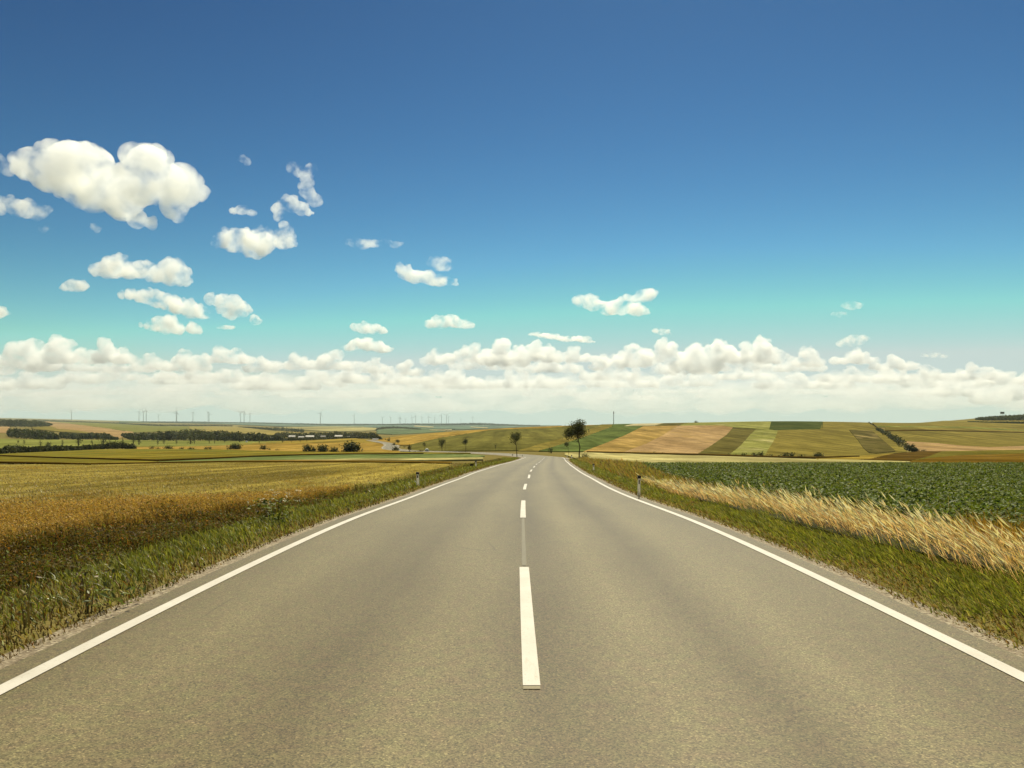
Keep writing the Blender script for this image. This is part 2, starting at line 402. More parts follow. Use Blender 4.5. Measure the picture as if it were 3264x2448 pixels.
    patch('field_edge', [(290, 1482.5), (700, 1474.5), (900, 1472.5), (1100, 1473), (1300, 1475), (1440, 1478)], [(290, 1484), (700, 1476.5), (900, 1476.5), (1100, 1477), (1300, 1479), (1440, 1482)], bgold, 'gold brown margin at the back of the wheat field', layer=2)
    patch('farm_track', [(640, 1475.5), (860, 1471), (966, 1467.5), (1125, 1465.5), (1350, 1464.5), (1540, 1461)], [(640, 1476), (860, 1473.5), (966, 1472.5), (1125, 1471.5), (1350, 1471.5), (1540, 1468)], fieldmat('dry track', S(204, 186, 118), S(214, 196, 130), rz=1.5), 'pale dry strip between the wheat and the green crop', layer=1)
    patch('beet_field', [(395, 1480), (506, 1473), (650, 1466), (808, 1457.5), (966, 1452.6), (1125, 1450), (1350, 1449), (1500, 1450), (1545, 1453)],
          [(395, 1482), (506, 1480), (650, 1476), (808, 1472.5), (966, 1468.5), (1125, 1466.5), (1350, 1465.5), (1500, 1464), (1545, 1456)], beet, 'bluish green beet strip beyond the wheat')
    patch('field_edge', [(-300, 1452), (0, 1454), (200, 1461), (400, 1467), (506, 1470), (650, 1464.5), (808, 1456.5), (966, 1451.5), (1125, 1449), (1350, 1447.6)],
          [(-300, 1455), (0, 1456.5), (200, 1463.5), (400, 1469.5), (506, 1473), (650, 1467), (808, 1458.5), (966, 1453.6), (1125, 1450.7), (1350, 1449.3)], dark, 'dark furrow line crossing the olive field', layer=2)
    patch('crop_field', [(-900, 1452), (-300, 1452), (0, 1455), (200, 1462), (400, 1468.5), (506, 1473)], [(-900, 1476), (-300, 1478), (0, 1479), (150, 1482), (300, 1484), (506, 1480)], fieldmat('mid olive', S(136, 122, 46), S(148, 132, 50), rz=1.45, rows=.2), 'olive strip between two dark furrows')
    patch('crop_field', [(-900, 1452), (0, 1448), (300, 1434), (430, 1433), (700, 1434), (1000, 1441), (1300, 1443), (1500, 1444.5)],
          [(-900, 1455), (-300, 1454), (0, 1456), (200, 1463), (400, 1469), (506, 1472), (650, 1466), (808, 1457.8), (966, 1453), (1125, 1450.3), (1350, 1449), (1500, 1447)], fieldmat('olive gold sweep', S(160, 138, 50), S(146, 134, 52), rz=1.45, rows=.1, c3=S(124, 126, 50)), 'long olive gold field below the dark hedge')
    patch('grain_field', [(430, 1425), (650, 1423), (900, 1415), (1100, 1413), (1200, 1412.5), (1240, 1422), (1276, 1441)],
          [(430, 1434), (650, 1435), (1000, 1442), (1276, 1444)], gold, 'gold field dotted with dark bushes')
    patch('grain_field', [(760, 1414), (966, 1405), (1030, 1400), (1125, 1398), (1185, 1404), (1200, 1409)], [(760, 1418), (900, 1416), (1100, 1414), (1200, 1413.5)], goldol, 'darker gold hump in front of the village')
    patch('meadow_strip', [(-900, 1402), (0, 1400), (200, 1403), (430, 1404), (800, 1407), (900, 1407)], [(-900, 1440), (0, 1436), (300, 1432), (430, 1426), (650, 1424), (900, 1416)], meadow, 'pale green valley meadow with the poplar row')
    patch('ripe_field', [(142, 1344), (221, 1351), (316, 1363), (425, 1378)], [(142, 1352), (165, 1362), (196, 1376), (285, 1381), (380, 1398), (425, 1381)], salmon, 'salmon coloured field between dark woods')
    patch('ripe_field', [(-300, 1362), (0, 1361), (30, 1362)], [(-300, 1384), (0, 1381), (30, 1380)], salmon, 'salmon field corner under the left wood')
    patch('grain_field', [(100, 1362), (160, 1360), (300, 1382)], [(100, 1368), (190, 1378), (300, 1384)], yolive, 'olive strip between two dark woods')
    patch('green_crop_field', [(150, 1344), (250, 1346), (400, 1350), (560, 1360), (650, 1361)], [(150, 1345.5), (221, 1352), (316, 1364), (425, 1380), (530, 1376), (650, 1372)], fieldmat('far olive', S(142, 140, 70), S(150, 146, 76), rz=1.3), 'olive green field above the salmon field')
    patch('grain_field', [(600, 1360), (745, 1361), (871, 1375), (950, 1380)], [(600, 1372), (700, 1381), (850, 1389), (950, 1384)], fieldmat('far gold', S(182, 160, 88), S(190, 168, 98), rz=1.3), 'far gold field behind the poplars')
    patch('straw_field', [(900, 1362), (1000, 1360), (1150, 1361), (1200, 1366)], [(900, 1368), (1050, 1377), (1150, 1378), (1200, 1372)], fieldmat('far straw', S(206, 190, 134), S(196, 180, 118), rz=1.3, row=.6, rows=.01), 'far straw field behind the village')
    patch('far_meadow', [(560, 1345), (800, 1348), (1000, 1352), (1300, 1350), (1400, 1349), (1550, 1349), (1700, 1355), (1790, 1356)], [(560, 1348.5), (700, 1352), (900, 1361), (1200, 1365), (1350, 1366), (1450, 1371), (1560, 1368), (1700, 1360), (1790, 1358)], fieldmat('hazy far plain', S(108, 130, 118), S(120, 142, 126), rz=1.3, rows=.006, row=.5, patch=.0012), 'hazy bluish green plain far beyond the ridge')  # distance haze put into the base colour as extra blue
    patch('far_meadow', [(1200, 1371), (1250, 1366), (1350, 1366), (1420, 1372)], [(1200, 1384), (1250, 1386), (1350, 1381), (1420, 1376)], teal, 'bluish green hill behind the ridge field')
    patch('straw_field', [(1320, 1358.5), (1382, 1362)], [(1320, 1362), (1382, 1365)], pale, 'tiny pale far field below the turbines', layer=1)
    patch('straw_field', [(1368, 1372), (1440, 1371)], [(1368, 1374), (1440, 1374.5)], pale, 'thin pale far field behind the ridge', layer=1)
    patch('straw_field', [(1500, 1362), (1555, 1365)], [(1500, 1364), (1555, 1368)], pale, 'small pale far field above the ridge', layer=1)
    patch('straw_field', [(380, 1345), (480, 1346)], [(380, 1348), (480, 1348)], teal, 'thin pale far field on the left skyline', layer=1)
# ------------------------------------------------------------------ the road
XC_D = [-60, 0, 5, 9, 17, 26, 30.6, 39, 47, 62, 70, 85, 100, 115]
XC_X = [0.0, 0.06, 0.08, 0.11, 0.18, 0.31, 0.42, 0.72, 0.96, 1.65, 2.02, 2.85, 3.65, 4.5]
ROAD_FAR = [(5.3, 130), (5.75, 145), (5.3, 160), (3.4, 176), (0.2, 192), (-5, 210), (-12, 230), (-22, 252), (-35, 275), (-47, 310), (-56, 360), (-63, 410), (-74, 470), (-92, 540), (-110, 610), (-130, 680)]
def road_path():
    ys = np.concatenate([np.arange(-50, 2, 4.0), np.arange(2, 116, 0.6)])
    # a smooth bearing through the measured centres
    xs = np.interp(ys, XC_D, XC_X)
    for _ in range(3): xs = np.convolve(np.pad(xs, 8, mode='edge'), np.ones(17) / 17, 'valid') if False else xs
    P = [(x, y) for x, y in zip(np.interp(ys, XC_D, XC_X), ys)][::1]
    K = [(XC_X[i], XC_D[i]) for i in range(2, len(XC_D))] + ROAD_FAR
    K = [(0.0, -60), (0.03, -20)] + K
    out = []
    for i in range(1, len(K) - 2):
        p0, p1, p2, p3 = (np.array(K[j], float) for j in (i - 1, i, i + 1, i + 2))
        def tj(t, a, b): return t + np.linalg.norm(b - a) ** 0.5
        t0 = 0; t1 = tj(t0, p0, p1); t2 = tj(t1, p1, p2); t3 = tj(t2, p2, p3)
        n = max(2, int(np.linalg.norm(p2 - p1) / (0.6 if p1[1] < 140 else 1.5)))
        for t in np.linspace(t1, t2, n, endpoint=False):
            A1 = (t1 - t) / (t1 - t0) * p0 + (t - t0) / (t1 - t0) * p1
            A2 = (t2 - t) / (t2 - t1) * p1 + (t - t1) / (t2 - t1) * p2
            A3 = (t3 - t) / (t3 - t2) * p2 + (t - t2) / (t3 - t2) * p3
            B1 = (t2 - t) / (t2 - t0) * A1 + (t - t0) / (t2 - t0) * A2
            B2 = (t3 - t) / (t3 - t1) * A2 + (t - t1) / (t3 - t1) * A3
            out.append((t2 - t) / (t2 - t1) * B1 + (t - t1) / (t2 - t1) * B2)
    P = np.array(out)
    for _ in range(2): P[1:-1] = 0.25 * P[:-2] + 0.5 * P[1:-1] + 0.25 * P[2:]
    return P
RP = road_path()
_t = np.gradient(RP, axis=0); _t /= np.linalg.norm(_t, axis=1)[:, None]
RN = np.stack([_t[:, 1], -_t[:, 0]], 1)               # to the right
RS = np.concatenate([[0], np.cumsum(np.linalg.norm(np.diff(RP, axis=0), axis=1))])
def xc(Y): 
    m = RP[:, 1] < 140
    return np.interp(Y, RP[m, 1], RP[m, 0])
def road_z(P, off):
    return zg(P[:, 0], P[:, 1]) + 0.015 + np.clip(P[:, 1] - 60, 0, None) * 0.0009
def ribbon(name, offs, lift, mat, a=0, b=None, parent=None, uvname=True, jag=0.0):
    b = len(RP) if b is None else b
    P, Nn = RP[a:b], RN[a:b]
    V = []
    zc = road_z(P, 0)
    for k, o in enumerate(offs):
        oo = np.full(len(P), float(o))
        if jag and k in (0, len(offs) - 1) :
            oo += np.sign(o) * (np.abs(np.sin(RS[a:b] * 3.1) + np.sin(RS[a:b] * 7.7 + 1) + rng.normal(0, .6, len(P))) * jag)
        Q = P + Nn * oo[:, None]
        zz = np.where(np.abs(oo) <= 3.5, zc, zc - (np.abs(oo) - 3.5) * 0.12) if np.max(P[:, 1]) < 1e9 else zc
        V.append(np.stack([Q[:, 0], Q[:, 1], zz + 0.025 * (1 - np.minimum(np.abs(oo), 3.5) / 3.5) + lift], -1))
    V = np.stack(V, 1)
    I = np.arange(V.shape[0] * V.shape[1]).reshape(V.shape[:2])
    q = np.stack([I[:-1, :-1].ravel(), I[:-1, 1:].ravel(), I[1:, 1:].ravel(), I[1:, :-1].ravel()], 1)
    me = mesh_np(name, V.reshape(-1, 3), [q], smooth=True)
    # road coordinates: across (u) and along (v), in metres
    a2 = me.attributes.new('road', 'FLOAT_VECTOR', 'POINT')
    rc = np.zeros((V.shape[0], V.shape[1], 3), np.float32)
    rc[:, :, 0] = np.array(offs)[None, :]; rc[:, :, 1] = RS[a:b][:, None]
    a2.data.foreach_set('vector', rc.ravel())
    return link(name, me, mat, parent)

def build_road():
    m, nt, out = newmat('old asphalt')
    rc = nd(nt, 'Attribute', {'attribute_name': 'road'}).outputs['Vector']
    co = objco(nt)
    sx = nd(nt, 'SeparateXYZ', None, Vector=rc).outputs[0]
    wob = noise(nt, mapped(nt, rc, (1, .05, 1)), 0.6, 3.0)
    sx2 = nd(nt, 'MathNode' if False else 'Math', {'operation': 'MULTIPLY_ADD'}, i0=wob, i1=0.5, i2=sx).outputs[0]
    # across the road: polished wheel tracks are paler, the strips between them and beside the centre line darker
    fac = nd(nt, 'MapRange', None, Value=sx2, i1=-3.3, i2=3.9).outputs[0]
    tr = ramp(nt, fac, [(0.0, .35), (0.03, .40), (0.153, .72), (0.24, .45), (0.322, .22), (0.396, .68), (0.458, .48), (0.518, .10), (0.611, .78), (0.70, .14), (0.778, .74), (0.86, .45), (1.0, .35)])
    n1 = noise(nt, mapped(nt, rc, (1, .18, 1)), 0.9, 5.0, 0.6)
    blot = ramp(nt, n1, [(0.3, 0.0), (0.7, 1.0)])
    f2 = nd(nt, 'Math', {'operation': 'MULTIPLY_ADD'}, i0=blot, i1=0.32, i2=0.0).outputs[0]
    f3 = nd(nt, 'Math', {'operation': 'ADD', 'use_clamp': True}, i0=f2, i1=nd(nt, 'Math', {'operation': 'MULTIPLY'}, i0=tr, i1=0.82).outputs[0]).outputs[0]
    c = mix(nt, f3, (0.074, 0.054, 0.022), (0.186, 0.154, 0.074))
    # aggregate
    vo = nd(nt, 'TexVoronoi', None, Vector=co, Scale=115.0)
    st = ramp(nt, nd(nt, 'SeparateColor', None, Color=vo.outputs['Color']).outputs[0], [(0.0, .42), (0.35, .85), (0.7, 1.08), (0.93, 1.35), (1.0, 1.9)])
    c = mix(nt, 1.0, c, mix(nt, 1.0, c, st, 'MULTIPLY'))
    g2 = noise(nt, co, 60.0, 4.0, 0.75)
    c = mix(nt, 0.8, c, mix(nt, 1.0, c, ramp(nt, g2, [(0.3, .5), (0.5, 1.0), (0.7, 1.45)]), 'MULTIPLY'))
    # hairline cracks in places, and a few darker stains
    dv = nd(nt, 'TexVoronoi', {'feature': 'DISTANCE_TO_EDGE'}, Vector=mapped(nt, mix(nt, 0.06, co, nd(nt, 'TexNoise', None, Vector=co, Scale=1.7, Detail=4.0).outputs['Color'], 'ADD'), (1, .55, 1)), Scale=0.55).outputs['Distance']
    ck = nd(nt, 'Math', {'operation': 'MULTIPLY'}, i0=ramp(nt, dv, [(0.0, 1.0), (0.006, 0.0)]), i1=ramp(nt, noise(nt, co, 0.35, 2.0), [(0.52, 0.0), (0.6, 0.55)])).outputs[0]
    c = mix(nt, ck, c, (0.05, 0.04, 0.022))
    c = mix(nt, ramp(nt, noise(nt, mapped(nt, rc, (1, .6, 1), 0.0, (9, 4, 0)), 1.3, 3.0, 0.6), [(0.66, 0.0), (0.76, 0.35)]), c, (0.075, 0.06, 0.032))
    hs = nd(nt, 'HueSaturation', None, Color=c, Hue=nd(nt, 'MapRange', None, Value=noise(nt, co, 9.0, 2.0), i1=0.3, i2=0.7, i3=0.485, i4=0.515).outputs[0]).outputs[0]
    gn = noise(nt, co, 150.0, 2.0, 0.6)
    bp = nd(nt, 'Bump', None, Strength=0.15, Distance=0.003, Height=nd(nt, 'Math', {'operation': 'ADD'}, i0=gn, i1=vo.outputs['Distance']).outputs[0])
    b = nd(nt, 'BsdfPrincipled', None, Base_Color=hs, Roughness=0.55, Normal=bp.outputs[0])
    b.inputs['Specular IOR Level'].default_value = 0.25
    nt.links.new(b.outputs[0], out.inputs[0])
    near = int(np.searchsorted(RP[:, 1], 140))
    road = tag(ribbon('road', [-3.5, -3.2, -2.4, -1.6, -.8, 0, .8, 1.6, 2.4, 3.2, 3.5], 0.0, m), kind='structure')
    # gravel edge strips
    g, nt, out = newmat('edge gravel')
    co = objco(nt)
    vo = nd(nt, 'TexVoronoi', None, Vector=co, Scale=38.0)
    cc = ramp(nt, nd(nt, 'SeparateColor', None, Color=vo.outputs['Color']).outputs[0], [(0.0, (.085, .062, .032)), (0.3, (.17, .132, .078)), (0.65, (.24, .195, .12)), (1.0, (.38, .33, .23))])
    n2 = noise(nt, co, 2.2, 4.0)
    cc = mix(nt, ramp(nt, n2, [(0.4, 0.0), (0.7, 0.6)]), cc, (.14, .095, .052))
    bp = nd(nt, 'Bump', None, Strength=0.9, Distance=0.012, Height=vo.outputs['Distance'])
    b = nd(nt, 'BsdfPrincipled', None, Base_Color=cc, Roughness=0.85, Normal=bp.outputs[0])
    nt.links.new(b.outputs[0], out.inputs[0])
    for sgn in (-1, 1):
        offs = [3.5, 3.62, 3.74, 3.86, 4.1]
        offs = [sgn * o for o in offs]
        if sgn < 0: offs = offs[::-1]
        tag(ribbon('road_shoulder', offs, -0.008, g), kind='structure')
    # markings
    p, nt, out = newmat('road paint')
    co = objco(nt)
    n1 = noise(nt, co, 30.0, 5.0, 0.7); n2 = noise(nt, co, 2.0, 4.0)
    w = mix(nt, ramp(nt, n2, [(0.35, 0.0), (0.7, 1.0)]), (0.45, 0.42, 0.365), (0.53, 0.50, 0.445))
    w = mix(nt, ramp(nt, noise(nt, mapped(nt, co, (1, .15, 1)), 18.0, 5.0, 0.75), [(0.56, 0.0), (0.66, 0.45)]), w, (0.34, 0.30, 0.22))
    w = mix(nt, ramp(nt, n1, [(0.60, 0.0), (0.70, 0.8)]), w, (0.28, 0.24, 0.17))
    w = mix(nt, ramp(nt, noise(nt, co, 110.0, 2.0), [(0.35, 0.35), (0.5, 0.0)]), w, (0.42, 0.36, 0.27))
    b = nd(nt, 'BsdfPrincipled', None, Base_Color=w, Roughness=0.6)
    nt.links.new(b.outputs[0], out.inputs[0])
    for sgn, o in ((-1, 3.22), (1, 3.22)):
        offs = sorted([sgn * (o - .062), sgn * (o + .062)])
        tag(ribbon('road_edge_line', offs, 0.006, p, b=near), kind='structure')
        fr = ribbon('road_edge_line', offs, 0.03, p, a=near - 1); tag(fr, kind='structure')
    def dash(y0, y1, wdt, mat, name, lift):
        ys = np.linspace(y0, y1, max(2, int((y1 - y0) / .6) + 1))
        xs = xc(ys) + np.interp(ys, [0, 9, 28, 40, 60, 140], [.055, .03, .10, .12, .1, .05])
        P = np.stack([xs, ys], 1)
        z = zg(xs, ys) + 0.015 + np.clip(ys - 60, 0, None) * 0.0009 + 0.025 + lift + ys * 0.00012
        n = len(ys); V = np.concatenate([np.stack([xs - wdt / 2, ys, z], 1), np.stack([xs + wdt / 2, ys, z], 1)])
        q = np.array([(i, n + i, n + i + 1, i + 1) for i in range(n - 1)])
        return tag(link(name, mesh_np(name, V, [q]), mat), kind='structure')
    for y0, y1 in ((4.83, 9.05), (15.05, 20.9), (27.3, 31.8), (38, 43.2), (48.8, 53.8), (59.8, 65), (71.3, 76.5), (82.8, 88), (94, 99.5), (105.5, 111), (117, 122), (128, 133)):
        dash(y0, y1, 0.108, p, 'road_dash_line', 0.005)
    old = plain('ghost of an old line', (0.135, 0.120, 0.078), 0.7, var=.2, scale=14)
    dash(9.15, 14.95, 0.055, old, 'old_road_seam', 0.004)
    # dash worn over at its near end
    dash(4.765, 4.822, 0.104, plain('worn paint', (0.20, .17, .10), .7, var=.3, scale=60), 'worn_road_mark', 0.004)
    return road
# ------------------------------------------------------------------ camera, sun, sky, air, clouds
SUN_EL, SUN_AZ = R(57), R(13)          # azimuth from straight ahead towards the right
def build_light():
    sc = bpy.context.scene
    cam = bpy.data.cameras.new('camera'); co = bpy.data.objects.new('camera', cam); C.objects.link(co)
    cam.sensor_width = 36.0; cam.lens = 36.0 * F / 3264
    cam.shift_y = (1224 - HY) / 3264 * -1.0
    cam.clip_start = 0.1; cam.clip_end = 120000
    co.location = (0, 0, CAMZ); co.rotation_euler = (R(90), 0, 0)
    sc.camera = co
    l = bpy.data.lights.new('sun', 'SUN'); l.energy = SUN_E; l.angle = R(0.53); l.color = SUN_C
    so = bpy.data.objects.new('sun', l); C.objects.link(so)
    d = np.array([math.sin(SUN_AZ) * math.cos(SUN_EL), math.cos(SUN_AZ) * math.cos(SUN_EL), math.sin(SUN_EL)])
    from mathutils import Vector
    so.rotation_euler = Vector(d).to_track_quat('Z', 'Y').to_euler()
    w = bpy.data.worlds.new('World'); sc.world = w; w.use_nodes = True
    nt = w.node_tree; nt.nodes.clear()
    out = nt.nodes.new('ShaderNodeOutputWorld')
    sk = nd(nt, 'TexSky', {'sky_type': 'NISHITA', 'sun_disc': False, 'sun_elevation': SUN_EL, 'sun_rotation': SUN_AZ, 'air_density': 1.0, 'dust_density': 0.3, 'ozone_density': 3.0, 'altitude': 200.0})
    # the deep, contrasty sky of the photograph: a steeper response on the physical sky, limited near the sun
    sp = nd(nt, 'SeparateColor', None, Color=sk.outputs[0])
    ch = []
    for i, (g, k) in enumerate(SKY_G):
        a = nd(nt, 'Math', {'operation': 'MULTIPLY'}, i0=sp.outputs[i], i1=0.1).outputs[0]
        a = nd(nt, 'Math', {'operation': 'POWER'}, i0=a, i1=g).outputs[0]
        a = nd(nt, 'Math', {'operation': 'MULTIPLY'}, i0=a, i1=k * 10).outputs[0]
        ch.append(nd(nt, 'Math', {'operation': 'MINIMUM'}, i0=a, i1=SKY_MAX[i] * 10).outputs[0])
    red = nd(nt, 'Math', {'operation': 'MINIMUM'}, i0=ch[0], i1=nd(nt, 'Math', {'operation': 'MULTIPLY'}, i0=ch[1], i1=0.82).outputs[0]).outputs[0]
    blu = nd(nt, 'Math', {'operation': 'MAXIMUM'}, i0=ch[2], i1=nd(nt, 'Math', {'operation': 'MULTIPLY'}, i0=ch[1], i1=0.91).outputs[0]).outputs[0]
    cb = nd(nt, 'CombineColor', None, Red=red, Green=ch[1], Blue=blu)
    bg = nd(nt, 'Background', None, Color=cb.outputs[0], Strength=0.1)
    nt.links.new(bg.outputs[0], out.inputs[0])
    v = sc.view_settings
    v.view_transform = 'Standard'; v.look = 'None'; v.exposure = 0.64; v.gamma = 1.0
    cy = sc.cycles
    cy.max_bounces = 10; cy.diffuse_bounces = 3; cy.glossy_bounces = 2; cy.transmission_bounces = 4; cy.transparent_max_bounces = 8
    cy.volume_bounces = VOL_B; cy.volume_step_rate = 1.0; cy.volume_max_steps = 256
    cy.use_denoising = True
    cy.sample_clamp_indirect = 6.0

SUN_E, SUN_C = 4.7, (1.0, 0.915, 0.68)
SKY_G = ((2.72, 1.62), (2.58, 1.42), (2.36, 0.72))
SKY_MAX = (0.48, 0.43, 0.42)
VOL_B = 12

def build_haze():
    m, nt, out = newmat('haze')
    v = nd(nt, 'VolumePrincipled', None, Color=(0.80, 0.94, 0.95, 1), Density=HAZE, Anisotropy=0.25)
    nt.links.new(v.outputs[0], out.inputs['Volume'])
    b = MB(); b.box((0, 5200, 40), (36000, 10900, 400))
    o = b.build('haze', m); tag(o, kind='stuff')
HAZE = 4.2e-5

def cloud_mat(name, rho, scale, lo, hi, aniso=0.5, detail=5.0, stretch=1.0):
    m, nt, out = newmat(name)
    co = nd(nt, 'NewGeometry').outputs['Position']
    n1 = noise(nt, mapped(nt, co, (1, 1, stretch)), 1.0 / scale, detail, 0.58, 0.3)
    mr = nd(nt, 'MapRange', {'interpolation_type': 'SMOOTHSTEP'}, Value=n1, i1=lo, i2=hi, i3=0.0, i4=rho).outputs[0]
    v = nd(nt, 'VolumePrincipled', None, Color=(0.987, 0.996, 1.0, 1), Density=mr, Anisotropy=aniso)  # blue put into the scatter colour imitates sky fill in shaded parts
    nt.links.new(v.outputs[0], out.inputs['Volume'])
    return m

def _ico():
    import bmesh
    bm = bmesh.new(); bmesh.ops.create_icosphere(bm, subdivisions=3, radius=1.0)
    bm.verts.ensure_lookup_table()
    v = np.array([t.co[:] for t in bm.verts]); f = np.array([[q.index for q in t.verts] for t in bm.faces]); bm.free()
    return v, f
ICO_V, ICO_F = _ico()
def cloud(name, label, blobs, D, mat, group=None, flat=0.0, depthk=0.9, amp=0.35, res=None, tex=None, seed=0):
    """blobs: (x, y, r[, r_vertical]) in photograph pixels; the cloud floats D metres away and is as deep as it is wide"""
    rr = np.random.default_rng(seed + 100)
    k = D / F
    cx = np.mean([b[0] for b in blobs]); cyy = np.mean([b[1] for b in blobs])
    ox, oz = (cx - HX) * k, CAMZ + (HY - cyy) * k
    rmin = min(b[2] for b in blobs)
    big = []
    for i, b in enumerate(blobs):
        b = tuple(b) if len(b) > 3 else (b[0], b[1], b[2], b[2])
        big.append(b)
        # cauliflower heads on the upper and side faces, and a filler towards the next lump
        for q in range(7 if len(blobs) < 15 else (3 if len(blobs) < 40 else 5)):
            a = rr.uniform(-.5, math.pi + .5); s_ = rr.uniform(.25, .5)
            big.append((b[0] + math.cos(a) * b[2] * .85, b[1] - math.sin(a) * b[3] * .8, b[2] * s_, b[3] * s_))
        if i + 1 < len(blobs) and len(blobs) < 15 and 'hook' not in label and 'plume' not in label:
            c = blobs[i + 1]; c3 = c[3] if len(c) > 3 else c[2]
            if math.hypot(c[0] - b[0], c[1] - b[1]) < 1.6 * (b[2] + c[2]):
                big.append(((b[0] + c[0]) / 2, (b[1] + c[1]) / 2 + rr.uniform(-.1, .2) * b[3], (b[2] + c[2]) * .45, (b[3] + c3) * .45))
    rmin = max(min(b[2] for b in blobs), np.median([b[2] for b in blobs]) * .4)
    vv, ff = [], []
    for b in big:
        r = b[2] * k; rv = (b[3] if len(b) > 3 else b[2]) * k
        vv.append(ICO_V * np.array([r, r * depthk, rv]) + np.array([(b[0] - HX) * k - ox, rr.uniform(-.6, .6) * r * depthk, CAMZ + (HY - b[1]) * k - oz]))
        ff.append(ICO_F + len(ICO_V) * (len(vv) - 1))
    me = mesh_np(name, np.concatenate(vv), [np.concatenate(ff)])
    o = bpy.data.objects.new(name, me); C.objects.link(o)
    rm = o.modifiers.new('r', 'REMESH'); rm.mode = 'VOXEL'; rm.voxel_size = res or max(rmin * k * 0.11, 4.0)
    size = np.median([b[2] for b in blobs]) * k
    for sc_, st in ((0.9, amp), (0.35, amp * 0.45), (0.16, amp * .22)):
        t = bpy.data.textures.new(name + 't', 'CLOUDS'); t.noise_scale = size * sc_; t.noise_depth = 1
        dm = o.modifiers.new('d', 'DISPLACE'); dm.texture = t; dm.strength = size * st; dm.mid_level = 0.5; dm.texture_coords = 'GLOBAL'
    o.location = (ox, D, oz)
    bpy.context.view_layer.update()
    dg = bpy.context.evaluated_depsgraph_get()
    me2 = bpy.data.meshes.new_from_object(o.evaluated_get(dg))
    o.modifiers.clear(); o.data = me2; bpy.data.meshes.remove(me)
    if 'largest' in label:                                     # drop the closed hollows inside the great cloud
        import bmesh
        bm = bmesh.new(); bm.from_mesh(me2); seen = set(); kill = []
        for f0 in bm.faces:
            if f0 in seen: continue
            st, isl = [f0], []
            seen.add(f0)
            while st:
                q = st.pop(); isl.append(q)
                for e in q.edges:
                    for g in e.link_faces:
                        if g not in seen: seen.add(g); st.append(g)
            if sum(q.calc_center_median().dot(q.normal) * q.calc_area() for q in isl) < 0 or len(isl) < 400: kill += isl
        bmesh.ops.delete(bm, geom=kill, context='FACES'); bm.to_mesh(me2); bm.free()
    me2.materials.clear(); me2.materials.append(mat); me2.name = name
    return tag(o, label, 'cloud', group)
Z = lambda L: [((x * .4973), (350 + y * .4973)) + tuple(v * .4973 for v in r) for x, y, *r in L]
DS = lambda L: [tuple(v / .6777 for v in t) for t in L]
